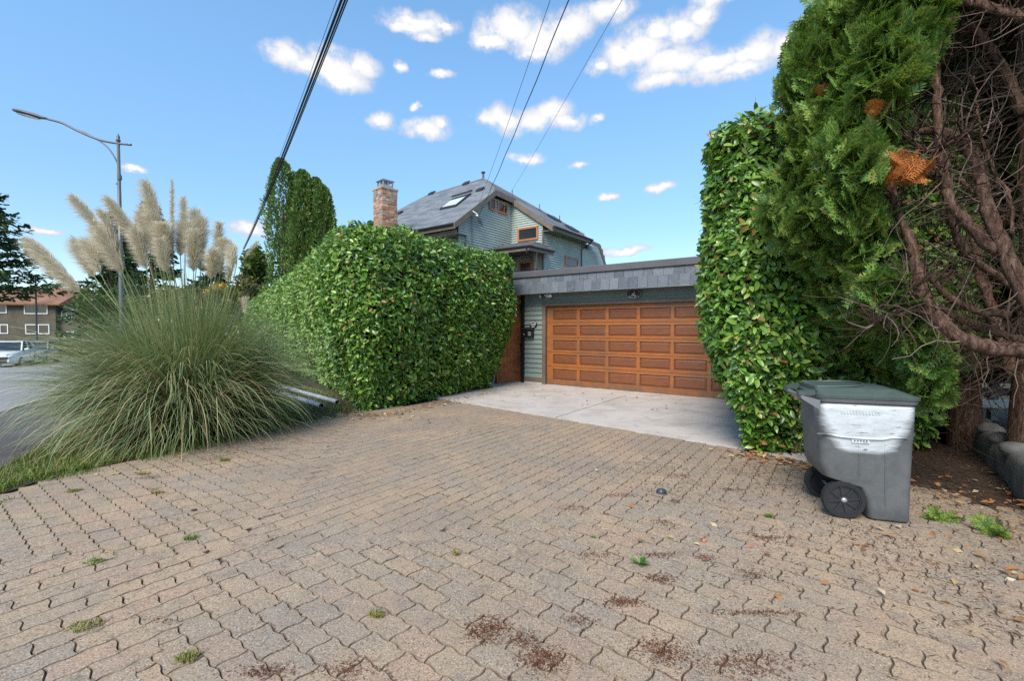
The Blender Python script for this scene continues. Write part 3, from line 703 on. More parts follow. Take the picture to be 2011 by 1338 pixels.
roof = mesh('roof', [HO(.0, -.177, 6.56), HO(-10.2, -.177, 6.56), HO(-8.4, 3.45, 9.15), HO(-7.2, 4.93, 10.24), HO(-2.85, 5.5, 10.65), HO(0, 3.0, 8.86), HO(0, 4.74, 8.8), HO(2.547, 4.74, 6.98), HO(2.547, 9.34, 6.98), HO(.3, 9.34, 8.55), HO(-9, 10.5, 6.6), HO(-1, 12, 6.6)],
            [[0, 1, 2, 3, 4, 5], [5, 4, 9, 6], [6, 9, 8, 7], [4, 3, 10, 11], [4, 11, 9], [3, 2, 10], [2, 1, 10]], 'roof_shingle', ho)
def r1(t):
    b = -.177 + 5.68 * t; z_ = 6.606 + k1 * (b + .177)
    L = -10.2 + 1.87 * min(1, t / .64) + (1.2 * (t - .64) / .26 if .64 < t <= .9 else 0) + ((1.2 + 4.3 * (t - .9) / .1) if t > .9 else 0)
    Rr = .02 if b < 3.0 else .02 - 2.87 * (b - 3.0) / 2.5
    return HO(L, b, z_), HO(max(Rr, L + .05), b, z_)
tag(courses(r1, 34, 'shingle_courses').build('shingle_courses', 'roof_shingle', roof), kind='stuff')
def r2(t):      # slope facing the garage side, lower part over the wing, upper part a clipped hip
    a = 2.56 - 5.4 * t; z_ = 7.0 + k2 * (2.56 - a) - .03
    n0 = 4.72 if a > -.02 else 3.0 + 2.5 * (-a) / 2.85
    if a > -.02: n0 = 4.72
    n1 = 9.34 + max(0, 0) - (0 if a > 2.0 else (2.0 - a) * .86)
    return HO(a, n0, z_), HO(a, max(n1, n0 + .05), z_)
tag(courses(r2, 32, 'shingle_courses').build('shingle_courses', 'roof_shingle', roof), kind='stuff')
for (p, q) in ((HO(-10.2, -.177, 6.6), HO(-8.4, 3.45, 9.2)), (HO(-8.4, 3.45, 9.2), HO(-7.2, 4.93, 10.33)), (HO(-7.2, 4.93, 10.33), HO(-2.85, 5.5, 10.76)), (HO(-2.85, 5.5, 10.76), HO(0, 3.0, 8.95)), (HO(-2.85, 5.5, 10.76), HO(2.1, 9.3, 7.36))):
    v, f = tube([p, q], .055, 6); mesh('ridge_cap', v, f, 'roof_shingle', roof)
# barge boards, fascias, gutters
def plank(name, p, q, drop, thick, mat, par=ho):
    p, q = np.array(p), np.array(q); d = np.array([0, 0, -drop])
    return mesh(name, *prism([p, q, q + d, p + d], thick), mat, par)
plank('barge_board', HO(.0, -.20, 6.62), HO(.0, 3.02, 8.95), .30, HO.u * .05, 'fascia_brown')
plank('barge_board', HO(.0, 3.0, 8.95), HO(.0, 4.85, 8.88), .29, HO.u * .05, 'fascia_brown')
plank('barge_board', HO(.0, 4.70, 8.82), HO(2.58, 4.70, 7.03), .32, HO.n * -.05, 'fascia_brown')
plank('fascia', HO(-10.2, -.20, 6.56), HO(-.02, -.20, 6.56), .22, HO.n * .04, 'fascia_brown')
plank('frieze_board', HO(-10.2, .0, 6.34), HO(-.02, .0, 6.34), .20, HO.n * .04, 'fascia_brown')
plank('fascia', HO(2.56, 4.72, 6.98), HO(2.56, 9.34, 6.98), .2, HO.u * -.04, 'fascia_brown')
mesh('soffit', *prism([HO(-10, .0, 6.16), HO(-.02, .0, 6.16), HO(-.02, .9, 6.16), HO(-10, .9, 6.16)], np.array([0, 0, .03])), 'soffit', ho)
mesh('soffit', *prism([HO(1.9, 4.75, 6.80), HO(2.5, 4.75, 6.80), HO(2.5, 9.3, 6.80), HO(1.9, 9.3, 6.80)], np.array([0, 0, .03])), 'soffit', ho)
v, f = tube([HO(-10.2, -.27, 6.55), HO(-.02, -.27, 6.55)], .06, 8); mesh('gutter', v, f, 'dark_metal', ho)
v, f = tube([HO(2.65, 4.72, 6.97), HO(2.65, 9.34, 6.97)], .06, 8); mesh('gutter', v, f, 'dark_metal', ho)
v, f = tube([HO(2.64, 9.25, 6.9), HO(2.5, 9.25, 6.75), HO(1.95, 9.22, 6.45), HO(1.95, 9.22, 3.0)], .04, 6); mesh('downpipe', v, f, 'dark_metal', ho)
# far gable corner with clipped verge
mesh('far_barge', *prism([HO(2.3, 9.36, 7.05), HO(2.3, 11.1, 6.98), HO(2.3, 12.0, 5.8), HO(2.3, 11.9, 5.55), HO(2.3, 10.9, 6.75), HO(2.3, 9.36, 6.8)], HO.u * .05), 'fascia_brown', ho)
mesh('far_roof', *prism([HO(2.3, 9.36, 7.06), HO(2.3, 11.1, 6.99), HO(-1.5, 11.0, 8.2), HO(-1.5, 9.36, 9.2)], np.array([0, 0, .04])), 'roof_shingle', ho)
# windows
def window(fr_pt, w0, w1, z0, z1, outn, bars=(), frame=.09, lab=None):
    """fr_pt(s,z); builds frame, pane and glazing bars"""
    fw = MB()
    for (s0, s1, y0, y1) in ((w0, w1, z0, z0 + frame), (w0, w1, z1 - frame, z1), (w0, w0 + frame, z0 + frame, z1 - frame), (w1 - frame, w1, z0 + frame, z1 - frame)) + tuple(bars):
        fw.add(*prism([fr_pt(s0, y0) + outn * .10, fr_pt(s1, y0) + outn * .10, fr_pt(s1, y1) + outn * .10, fr_pt(s0, y1) + outn * .10], outn * -.11))
    o = fw.build('window', 'window_wood', ho)
    mesh('pane', *prism([fr_pt(w0 + frame, z0 + frame) + outn * .068, fr_pt(w1 - frame, z0 + frame) + outn * .068, fr_pt(w1 - frame, z1 - frame) + outn * .068, fr_pt(w0 + frame, z1 - frame) + outn * .068], outn * -.01), 'window_glass', o)
    return o
window(GP, 2.72, 3.25, 7.9, 8.55, HO.u); window(GP, 3.45, 4.35, 7.9, 8.5, HO.u, bars=((4.0, 4.06, 7.99, 8.41),))
window(W1, .24, 1.60, 6.43, 7.17, -HO.n, frame=.10)
window(W2, 7.15, 8.75, 4.7, 5.8, HO.u, bars=((7.24, 8.66, 5.3, 5.37),))
# porch: small hipped roof on a post, door with glazed panes, railing
PT = lambda a, b, z: HO(a, b, z)
pr = mesh('porch_roof', [PT(-.2, 2.67, 5.72), PT(2.4, 2.67, 5.70), PT(2.4, 5.07, 5.74), PT(2.0, 3.87, 6.12), PT(-.2, 3.87, 6.18), PT(1.93, 4.9, 6.12), PT(-.2, 4.8, 6.2), PT(-.2, 2.67, 5.62), PT(2.4, 2.67, 5.60), PT(2.4, 5.07, 5.64), PT(-.2, 4.8, 5.62)],
          [[0, 1, 3, 4], [1, 2, 5, 3], [4, 3, 5, 6], [0, 7, 8, 1], [1, 8, 9, 2], [7, 10, 9, 8]], 'cap_metal', ho)
plank('porch_fascia', PT(-.2, 2.65, 5.62), PT(2.42, 2.65, 5.60), .15, HO.n * .04, 'fascia_brown'); plank('porch_fascia', PT(2.42, 2.66, 5.60), PT(2.42, 5.07, 5.64), .15, HO.u * -.04, 'fascia_brown')
v, f = tube([PT(2.46, 2.60, 5.66), PT(-.2, 2.60, 5.68)], .05, 8); mesh('porch_gutter', v, f, 'dark_metal', ho)
v, f = tube([PT(2.47, 2.6, 5.66), PT(2.47, 5.07, 5.70)], .05, 8); mesh('porch_gutter', v, f, 'dark_metal', ho)
v, f = tube([PT(2.30, 2.58, 5.62), PT(2.30, 2.6, 5.35), PT(2.2, 3.3, 5.05), PT(2.2, 3.35, 3.0)], .04, 6); mesh('porch_downpipe', v, f, 'dark_metal', ho)
box('porch_post', HO, 2.18, 2.32, 3.43, 3.57, 3.0, 5.58, 'trim_brown', ho); box('post_collar', HO, 2.14, 2.36, 3.39, 3.61, 4.62, 4.70, 'trim_brown', ho); box('post_cap', HO, 2.14, 2.36, 3.39, 3.61, 5.36, 5.46, 'trim_brown', ho)
pd = box('porch_door', HO, .35, 1.25, 4.70, 4.76, 3.0, 5.3, 'window_wood', ho)
for i in range(3):
    for j in range(4): mesh('pane', boxv(HO, .47 + .23 * i, .67 + .23 * i, 4.68, 4.699, 4.0 + .3 * j, 4.27 + .3 * j), BOXF, 'window_glass', pd)
box('porch_floor', HO, -.2, 2.7, 2.3, 4.7, 3.3, 3.45, 'trim_brown', ho)
rl = box('porch_railing', HO, -.2, 2.3, 2.8, 2.85, 4.42, 4.48, 'black_paint', ho)
for i in range(20): mesh('baluster', boxv(HO, -.15 + .135 * i, -.125 + .135 * i, 2.81, 2.835, 3.45, 4.4195), BOXF, 'black_paint', rl)
# skylight with open sash, roof vents, stacks
def on_r1(a, b, dz=.0): return HO(a, b, 6.606 + k1 * (b + .177) + dz)
sk = mesh('skylight', *prism([on_r1(-2.95, 1.8, .02), on_r1(-1.72, 1.8, .02), on_r1(-1.82, 3.15, .02), on_r1(-3.1, 2.95, .02)], np.array([0, 0, .11])), 'dark_metal', ho)
mesh('pane', *prism([on_r1(-2.86, 1.9, .134), on_r1(-1.8, 1.9, .134), on_r1(-1.9, 2.75, .134), on_r1(-2.95, 2.62, .134)], np.array([0, 0, .012])), 'sky_glass', sk)
plank('sash', on_r1(-3.15, 2.95, .30), on_r1(-1.78, 3.15, .30), .09, HO.n * .06, 'dark_metal', sk)
for (a, b) in ((-4.1, 5.15), (-6.85, 4.85), (-1.45, 3.35), (-7.3, 2.5)):
    p0 = on_r1(a, b, .03); mesh('roof_vent', *prism([p0 + HO.u * -.22, p0 + HO.u * .22, p0 + HO.u * .2 + HO.n * .28 + np.array([0, 0, .2]), p0 + HO.u * -.2 + HO.n * .28 + np.array([0, 0, .2])], np.array([0, 0, .13])), 'dark_metal', ho)
v, f = tube([HO(-2.85, 5.45, 10.6), HO(-2.85, 5.45, 11.08)], .07, 10); st = mesh('roof_stack', v, f, 'lamp_grey', ho)
v, f = tube([HO(-2.85, 5.45, 11.09), HO(-2.85, 5.45, 11.15)], .13, 10); mesh('cowl', v, f, 'dark_metal', st)
for (a, s_) in ((-.9, 5.8), (.0, 7.4), (.9, 8.3)):
    p0 = HO(a, s_, 7.0 + k2 * (2.56 - a) + .02); v, f = tube([p0, p0 + np.array([0, 0, .35])], .03, 6); mesh('vent_pipe', v, f, 'lamp_grey', ho)
for (a, s_) in ((.6, 7.3), (1.5, 7.9)):
    p0 = HO(a, s_, 7.0 + k2 * (2.56 - a) + .02); mesh('roof_window', *prism([p0, p0 + HO.n * .9, p0 + HO.n * .9 + HO.u * .5 + np.array([0, 0, -.35]), p0 + HO.u * .5 + np.array([0, 0, -.35])], np.array([0, 0, .1])), 'dark_metal', ho)
# service mast and insulators on the gable
v, f = tube([HO(-.12, 1.25, 5.2), HO(-.12, 1.25, 7.25)], .025, 6); mesh('service_mast', v, f, 'lamp_grey', ho)
v, f = tube([HO(.06, 1.1, 7.42), HO(.22, 1.25, 7.28)], .035, 8); mesh('insulator', v, f, 'white_paint', ho)
v, f = tube([HO(.0, 1.45, 7.3), HO(.12, 1.45, 7.22)], .06, 8); mesh('insulator', v, f, 'white_paint', ho)
for q in range(4):
    b_ = 1.4 + .1 * q; v, f = tube(spline([HO(.06, b_, 7.2), HO(.1, b_ + .12, 6.95 - .06 * q), HO(.04, b_ + .28, 7.1)], 5), .012, 5); mesh('drip_loop', v, f, 'cable_black', ho)
# chimney of mixed field stone, with cap and hooded flue
CH = Fr((-6.38, 23.0), R(-44)); ch = thing('chimney', tuple(CH(0, 0, 5)), 'square rust and grey stone chimney with hooded metal flue', 'chimney')
hw = .42
box('core', CH, -hw + .04, hw - .04, -hw + .04, hw - .04, 2.0, 8.45, 'mortar', ch)
stm = MB(); z = 6.0
while z < 8.45:
    h = rng.uniform(.09, .17)
    for side in range(4):
        a = -hw
        while a < hw - .02:
            w = min(rng.uniform(.14, .36), hw - a); d = rng.uniform(.0, .03); o_ = -hw - d
            q = [(a + .008, o_), (a + w - .008, o_), (a + w - .008, -hw + .06), (a + .008, -hw + .06)]
            c_, s_ = [(1, 0), (0, 1), (-1, 0), (0, -1)][side]
            P = [(x * c_ - y * s_, x * s_ + y * c_) for x, y in q]
            stm.add([CH(x, y, zz) for zz in (z + .006, z + h - .006) for x, y in P], BOXF); a += w
    z += h
tag(stm.build('stones', 'stone', ch), kind='stuff')
mesh('cap', boxv(CH, -.47, .47, -.47, .47, 8.45, 8.53), BOXF, 'stone', ch)
mb = MB()
for (x, y) in ((-.26, -.26), (.26, -.26), (.26, .26), (-.26, .26), (0, -.26), (-.26, 0), (.26, 0)): mb.add(boxv(CH, x - .03, x + .03, y - .03, y + .03, 8.7, 8.9), BOXF)
mb.add(boxv(CH, -.29, .29, -.29, .29, 8.53, 8.70), BOXF); mb.build('flue', 'galv', ch)
mesh('hood', boxv(CH, -.34, .34, -.34, .34, 8.90, 8.95), BOXF, 'galv', ch)
# ------------------------------------------------------------------ leaf templates
LV = [(0, 0, 0), (-.15, .2, .03), (0, .2, 0), (.15, .2, .03), (-.215, .48, .045), (0, .48, -.01), (.215, .48, .045), (-.15, .78, .02), (0, .78, -.03), (.15, .78, .02), (0, 1, -.08)]
LF = [(0, 2, 1), (0, 3, 2), (1, 2, 5), (1, 5, 4), (2, 3, 6), (2, 6, 5), (4, 5, 8), (4, 8, 7), (5, 6, 9), (5, 9, 8), (7, 8, 10), (8, 9, 10)]
LV = np.array(LV, float); LF = np.array(LF)
SLV = np.array([(0, 0, 0), (-.22, .5, .05), (0, .5, 0), (.22, .5, .05), (0, 1, -.05)], float); SLF = np.array([(0, 2, 1), (0, 3, 2), (1, 2, 4), (2, 3, 4)])
def rnd(n, s=1.): return rng.normal(0, s, (n, 3))

def path_normals(path):
    p = [np.array(q, float) for q in path]; m = len(p); out = []
    for i in range(m):
        t = unit(unit(p[min(i + 1, m - 1)] - p[min(i, m - 2)]) + unit(p[max(i, 1)] - p[max(i - 1, 0)])); out.append(np.array([t[1], -t[0]]))
    return out
def hedge_field(path, height, dens_fn, bulge, top_round=.20, wob=.085, seed=1, z0=0.02, hfun=None, VN=None):
    """random points and outward normals on the clipped face swept along a ground path (outward = right of travel)"""
    P = []; N = []; VN = path_normals(path) if VN is None else VN
    for i in range(len(path) - 1):
        a, b = np.array(path[i], float), np.array(path[i + 1], float); d = b - a; L = np.hypot(*d); spread_ = .45 * np.linalg.norm(np.array(VN[i + 1]) - np.array(VN[i]))
        cnt = int((L + spread_) * (height + .3) * dens_fn((a + b) / 2))
        s = rng.uniform(0, 1, cnt); z = rng.uniform(z0, height + .42, cnt)
        base = a[None] + d[None] * s[:, None]; o = unit(np.array(VN[i])[None] * (1 - s[:, None]) + np.array(VN[i + 1])[None] * s[:, None]); over = np.clip((z - (height - top_round)) / top_round, 0, 3.2)
        inn = np.where(over < 1, top_round * (1 - np.sqrt(np.clip(1 - over ** 2, 0, 1))), top_round + (over - 1) * 1.1)
        zz = np.minimum(z, height - .0 + rng.normal(0, .035, cnt))
        p = np.column_stack([base + o * (bulge(zz / height) - inn)[:, None], zz])
        nrm = np.column_stack([o * np.sqrt(np.clip(1 - np.clip(over, 0, 1) ** 2, .02, 1))[:, None], np.clip(over, 0, 1)])
        p += unit(nrm) * (wob * vnoise(p, 2.6, seed) + .05 * vnoise(p, 7, seed + 3) + rng.uniform(-.10, .035, cnt))[:, None]
        P.append(p); N.append(unit(nrm))
    return np.vstack(P), np.vstack(N)
def corner(path, i, r, n=6):
    """round the corner at vertex i of a 2-d path"""
    p = [np.array(q, float) for q in path]; a, b, c = p[i - 1], p[i], p[i + 1]
    u1 = (a - b) / np.hypot(*(a - b)); u2 = (c - b) / np.hypot(*(c - b)); out = []
    for k in range(n + 1):
        t = k / n; out.append((1 - t) ** 2 * (b + u1 * r) + 2 * t * (1 - t) * b + t * t * (b + u2 * r))
    return p[:i] + out + p[i + 1:]
def leaf_orient(N, droop=.25, tilt=.55):
    n = len(N); nn = unit(N + np.array([0, 0, .45]) + rnd(n, tilt)); ax = rnd(n, 1.) ; ax[:, 2] -= droop
    ax = unit(ax - nn * np.sum(ax * nn, 1, keepdims=True) + nn * .35); return basis(ax, nn)
def core(name, path, height, bulge, mat, parent, inset_=.22, hfun=None, back=None):
    """the dark, woody inside of a hedge"""
    lv = [0, .25, .55, .82, .93]; v = []; f = []
    pts = [np.array(q, float) for q in path]; m = len(pts)
    for q in lv:
        for i in range(m):
            t = pts[min(i + 1, m - 1)] - pts[max(i - 1, 0)]; t = t / np.hypot(*t); o = np.array([t[1], -t[0]])
            ins = inset_ + (.18 if q > .9 else 0); p = pts[i] + o * (float(bulge(np.array([q]))[0]) - ins)
            w = .05 * float(vnoise([p[0], p[1], q * height], 5)); v.append((p[0] + o[0] * w, p[1] + o[1] * w, q * height - (.08 if q > .9 else 0)))
    for j in range(len(lv) - 1):
        for i in range(m - 1): f.append([j * m + i, j * m + i + 1, (j + 1) * m + i + 1, (j + 1) * m + i])
    if back:       # close the top towards the back
        n0 = len(v); top = (len(lv) - 1) * m
        v += [(b[0], b[1], lv[-1] * height - .08) for b in back]; f.append([top + i for i in range(m)] + [n0 + i for i in range(len(back))])
        v += [(b[0], b[1], 0) for b in back]; nb = len(back)
        f += [[n0 + i, n0 + i + 1, n0 + nb + i + 1, n0 + nb + i] for i in range(nb - 1)]
        f += [[top + m - 1, m - 1 + 3 * m, n0], [top, n0 + nb - 1, 0]]
    return mesh(name, v, f, mat, parent)
def twigs(name, P, D, L, r, mat, parent, kinks=3, sag=0.):
    """thin three-sided sticks, each bending a little"""
    n = len(P); k = kinks + 1; pts = [P]; d = unit(D)
    for i in range(kinks):
        d = unit(d + rnd(n, .28) + np.array([0, 0, -sag])); pts.append(pts[-1] + d * (L / kinks)[:, None])
    pts = np.stack(pts, 1); x = unit(np.cross(D, np.array([.31, .52, .8]))); y = unit(np.cross(D, x)); V = []
    for a in (0, 2.094, 4.189):
        off = (math.cos(a) * x + math.sin(a) * y)[:, None, :] * (r[:, None] * np.linspace(1, .35, k)[None])[..., None]; V.append(pts + off)
    V = np.stack(V, 2).reshape(n, k * 3, 3); F = []
    for i in range(k - 1):
        for s in range(3): F.append((i * 3 + s, i * 3 + (s + 1) % 3, (i + 1) * 3 + (s + 1) % 3, (i + 1) * 3 + s))
    F = np.array(F); FF = F[None] + (np.arange(n) * k * 3)[:, None, None]
    o = mesh(name, V.reshape(-1, 3), FF.reshape(-1, 4), mat, parent); o['kind'] = 'stuff'; return o
leaf_me = {m: mdata('leaf', LV, LF, m, True) for m in ('laurel', 'laurel_street')}
def leaves(parent, P, Rm, S, mat, n_single=300, name='foliage', face=None):
    """the leaves that show largest are single parts, all others one joined part"""
    x, y, d = camproj(P); seen = (np.abs(x) < 1.14) & (np.abs(y) < .77) & (d > 0)
    if face is not None: seen &= face
    score = np.where(seen, S / d, 0); order = np.argsort(-score); pick = order[:n_single]
    keep = np.ones(len(P), bool); keep[pick] = False
    for i in pick:
        M_ = Matrix.Translation(Vector(P[i])) @ Matrix([list(r_) for r_ in Rm[i]]).to_4x4() @ Matrix.Scale(float(S[i]), 4)
        obj('leaf', leaf_me[mat], parent, M_)
    V, F = inst(LV, LF, P[keep], Rm[keep], S[keep][:, None]); o = mesh(name, V, F, mat, parent, True); o['kind'] = 'stuff'

# ------------------------------------------------------------------ left laurel hedge (corner block and long street run)
LH = 3.42
lp = [(-19.5, 33.0), (-16.2, 28.2), (-12.5, 22.8), (-8.9, 17.6), (-5.4, 12.4), (-2.75, 7.98), (-.22, 11.7), (-1.15, 12.3)]
lpr = corner(lp, 5, .6); lpr = corner(lpr, len(lpr) - 2, .45)
hl = thing('laurel_hedge', (-2.6, 9.5, 0), 'tall clipped laurel hedge rounding the corner left of the garage', 'hedge')
def bl(q): return -.28 + .66 * np.sin(np.clip(q, 0, 1) * 2.15) - .05 * q
core('hedge_core', lpr, LH, bl, 'hedge_core', hl, .32, back=[(-2.6, 13.2), (-4.6, 14.2), (-18, 34)])
near = [p for p in lpr if True]
i0 = next(i for i, p in enumerate(lpr) if p[1] < 8.8); VL = path_normals(lpr); mixp = lpr[i0 - 1] * .35 + lpr[i0] * .65; mixn = unit(VL[i0 - 1] * .35 + VL[i0] * .65)
# near block: driveway face and corner
P, N = hedge_field(lpr[i0:], LH, lambda c: 1050, bl, seed=2, VN=VL[i0:]); S = rng.uniform(.06, .14, len(P))
leaves(hl, P, leaf_orient(N), S, 'laurel', 300)
P, N = hedge_field([mixp, lpr[i0]], LH, lambda c: 1050, bl, seed=2, VN=[mixn, VL[i0]]); S = rng.uniform(.07, .12, len(P)); leaves(hl, P, leaf_orient(N), S, 'laurel', 0, 'shoulder_foliage')
hs = thing('street_hedge', (-9, 17.6, -.1), 'long laurel hedge receding along the street behind the pampas grass', 'hedge')
P1, N1 = hedge_field([lpr[i0 - 1], mixp], LH, lambda c: 800, bl, seed=2, VN=[VL[i0 - 1], mixn]); P2, N2 = hedge_field(lpr[:i0], LH, lambda c: 430 if c[1] < 20 else 260, bl, seed=2, VN=VL[:i0])
P = np.vstack([P1, P2]); N = np.vstack([N1, N2]); far = np.clip((P[:, 1] - 12) / 16, 0, 1); P[:, 2] -= .3 * far
S = rng.uniform(.075, .12, len(P)) * (1 + .6 * far); leaves(hs, P, leaf_orient(N), S, 'laurel_street', 0)
n = 900; idx = rng.integers(0, len(P), n)
Pn, Nn = hedge_field(lpr[i0:], LH, lambda c: 40, bl, seed=2, VN=VL[i0:]); Pn = Pn - Nn * .12
twigs('hedge_twigs', Pn, unit(Nn + rnd(len(Pn), .7) + np.array([0, 0, .4])), rng.uniform(.12, .3, len(Pn)), rng.uniform(.002, .0045, len(Pn)), 'twig', hl)

# ------------------------------------------------------------------ right laurel hedge
RH = 4.02
rp_ = [(5.4, 11.0), (4.57, 9.2), (2.73, 5.50), (3.95, 5.15), (5.2, 5.4)]
rpr = corner(rp_, 2, .20)
hr = thing('laurel_hedge', (3.6, 6.5, 0), 'tall glossy laurel hedge between the garage door and the cedar', 'hedge')
def br(q): return -.34 + .62 * np.clip(q / .36, 0, 1) ** .8 + .10 * np.sin(np.clip(q, 0, 1) * 3) - .0 * q
rpt = [np.array(p) for p in rpr[::-1]]; rpt = rpt[::-1]
core('hedge_core', rpr, RH, br, 'hedge_core', hr, .33, back=[(6.2, 6.5), (6.2, 11)])
P, N = hedge_field(rpr, RH, lambda c: 1350, br, seed=5, wob=.06); 
Pd, Nd = hedge_field(rpr, RH - .12, lambda c: 800, lambda q: br(q) - .14, seed=5); leaves(hr, Pd, leaf_orient(Nd, .3, .6), rng.uniform(.07, .12, len(Pd)), 'laurel', 0, 'inner_foliage')
# a thin, twiggy patch high on the front, as clipped there
hole = np.exp(-(((P[:, 0] - 2.95) / .30) ** 2 + ((P[:, 2] - 3.62) / .17) ** 2)) * (P[:, 1] < 6); keep = rng.uniform(0, 1, len(P)) > hole * .85; P, N = P[keep], N[keep]
S = rng.uniform(.055, .14, len(P)); leaves(hr, P, leaf_orient(N, .3, .5), S, 'laurel', 300)
Pn, Nn = hedge_field(rpr, RH, lambda c: 70, br, seed=5); Pn = Pn - Nn * .14
twigs('hedge_twigs', Pn, unit(Nn + rnd(len(Pn), .7) + np.array([0, 0, .5])), rng.uniform(.12, .34, len(Pn)), rng.uniform(.002, .005, len(Pn)), 'twig', hr)
n = 90; Pn = np.column_stack([rng.uniform(2.65, 3.3, n), rng.uniform(5.25, 5.5, n), rng.uniform(3.35, 3.6, n)])
twigs('bare_twigs', Pn, unit(rnd(n, .35) + np.array([0, -.2, 1.])), rng.uniform(.15, .4, n), rng.uniform(.003, .006, n), 'twig', hr)
n = 160; Pn = np.column_stack([rng.uniform(3.3, 4.6, n), rng.uniform(4.9, 5.2, n), rng.uniform(.3, 1.6, n)])
twigs('bare_twigs', Pn, unit(rnd(n, .8) + np.array([-.2, -.5, .3])), rng.uniform(.2, .55, n), rng.uniform(.002, .006, n), 'twig', hr)
for i, (x0, y0) in enumerate(((3.45, 5.5), (3.8, 5.45), (3.4, 6.0), (4.2, 5.5))):
    v, f = tube(spline([(x0, y0, -.02), (x0 + .05, y0 + .02, .3), (x0 - .04 + .06 * i, y0 + .06, .8), (x0 + .08, y0 + .12, 1.5)], 4), [.02] * 13, 6); mesh('stem', v, f, 'bark', hr)

# ------------------------------------------------------------------ the near cedar
def spray_template(seed, rows=9, wid=.058):
    """one flat fan of cedar foliage: rachis, side branchlets and their short twiglets as thin scales"""
    r = random.Random(seed); v = []; f = []
    def blade(p, d, L, w, z0=0., dz=0.):
        d = d / np.hypot(*d); s = np.array([-d[1], d[0]]) * w; q = p + d * L; m = p + d * L * .55; n = len(v)
        v.extend([(*(p - s * .5), z0), (*(p + s * .5), z0), (*(m + s), z0 + dz * .6), (*q, z0 + dz), (*(m - s), z0 + dz * .6)]); f.extend([(n, n + 1, n + 2), (n, n + 2, n + 4), (n + 4, n + 2, n + 3)])
    o = np.array([0., 0.]); blade(o, np.array([0, 1.]), 1.0, wid * .55, 0, -.10)
    for i in range(rows):
        t = .1 + .84 * i / rows; L = (.50 * math.sin(math.pi * (.25 + .72 * t)) + .06) * r.uniform(.8, 1.15)
        for sd in (-1, 1):
            a = R(52 - 14 * t) * sd; d = np.array([math.sin(a), math.cos(a)]); p = np.array([0, t + (.03 if sd > 0 else 0)]); zz = -.10 * t; dd = -.10 * L * r.uniform(.3, 1.6)
            blade(p, d, L, wid * .55, zz, dd)
            m = max(2, int(L * 7.5))
            for j in range(m):
                u = .18 + .78 * j / m; q = p + d * L * u; l2 = L * (.42 * (1 - u) + .10) + .02
                for s2 in (-1, 1):
                    b = a + R(42) * s2; blade(q, np.array([math.sin(b), math.cos(b)]), l2 * r.uniform(.8, 1.2), wid * .5, zz + dd * u, dd * .3 - .01)
    return np.array(v), np.array(f)
SP = [spray_template(s, 5) for s in (1, 2, 3)]; SPD = [spray_template(s, 5, .036) for s in (4, 5, 6)]
HZ = [.85, 1.15, 1.5, 1.9, 2.25, 2.6, 2.9, 3.3, 3.7, 4.1, 4.6, 5.2, 6.0]
XL = [4.05, 3.80, 3.42, 3.15, 2.98, 2.66, 2.72, 2.84, 2.77, 2.82, 3.03, 3.25, 3.6]     # outer face at y = 4.7
XR = [3.28, 3.45, 3.40, 3.08, 3.10, 2.88, 2.93, 3.05, 3.36, 3.44, 3.50, 3.65, 4.0]     # ragged inner end at y = 3.7
def cedar_pts(n, zlo, zhi, lo=0., hi=1., depth=.30):
    z = rng.uniform(zlo, zhi, n); t = rng.uniform(lo, hi, n); xl = np.interp(z, HZ, XL); xr = np.interp(z, HZ, XR)
    x = xl + (xr - xl) * t; y = 4.7 - 1.0 * t - .22 * np.sin(np.pi * t)
    p = np.column_stack([x, y, z]); out = unit(np.column_stack([-.6 - .3 * (1 - t), -.75 + .2 * (1 - t), .1 + 0 * t]))
    p += out * (.16 * vnoise(p, 3.2, 8) + .10 * vnoise(p, 7.5, 4))[:, None] - out * rng.uniform(0, depth, n)[:, None]; return p, out, t
ced = thing('cedar_tree', (4.9, 4.4, 0), 'large cedar with bare inner limbs leaning over the wheeled bin', 'tree')
def sprays(name, P, O, mat, smin, smax, parent, up=.15, spread=.55, tmpl=None):
    n = len(P); ax = unit(O + np.array([0, 0, up]) + rnd(n, spread)); nn = unit(rnd(n, .7) + np.cross(ax, np.array([0, 0, 1.])) * rng.choice([-1, 1], n)[:, None] * .8 + np.array([0, 0, .5]))
    Rm = basis(ax, nn); S = rng.uniform(smin, smax, n); VV = []; FF = []; off = 0; ids = rng.integers(0, 3, n)
    for q in range(3):
        m = ids == q
        if not m.any(): continue
        TT = (tmpl or SP)[q]; V, F = inst(TT[0], TT[1], P[m] - ax[m] * S[m][:, None] * .35, Rm[m], S[m][:, None]); VV.append(V); FF.append(F + off); off += len(V)
    o = mesh(name, np.vstack(VV), np.vstack(FF), mat, parent); o['kind'] = 'stuff'; return o
P, O, t = cedar_pts(4600, .95, 5.3)
gap = (vnoise(P, 4.2, 21) > .42) & (t > .45); ragged = rng.uniform(0, 1, len(P)) < np.clip((t - .72) * 2.2, 0, .7) ; P, O = P[~gap & ~ragged], O[~gap & ~ragged]
sprays('crown', P, O, 'cedar_leaf', .17, .34, ced)
# dead orange sprays
def clump(c, r, n):
    return np.array(c) + unit(rnd(n, 1)) * (rng.uniform(0, 1, (n, 1)) ** .5) * np.array(r)
for (c, r, n) in (((3.10, 3.62, 2.80), (.17, .10, .10), 46), ((3.02, 3.85, 3.32), (.04, .04, .09), 7), ((3.15, 3.80, 3.40), (.06, .03, .02), 4), ((2.72, 4.35, 2.62), (.04, .03, .04), 4), ((2.93, 4.3, 3.75), (.03, .03, .05), 3)):
    P = clump(c, r, n); o = sprays('dead_spray', P, np.tile([-.5, -.6, .3], (n, 1)), 'cedar_dead', .10, .19, ced, .2, .9, SPD); tag(o, 'dry orange cedar spray')
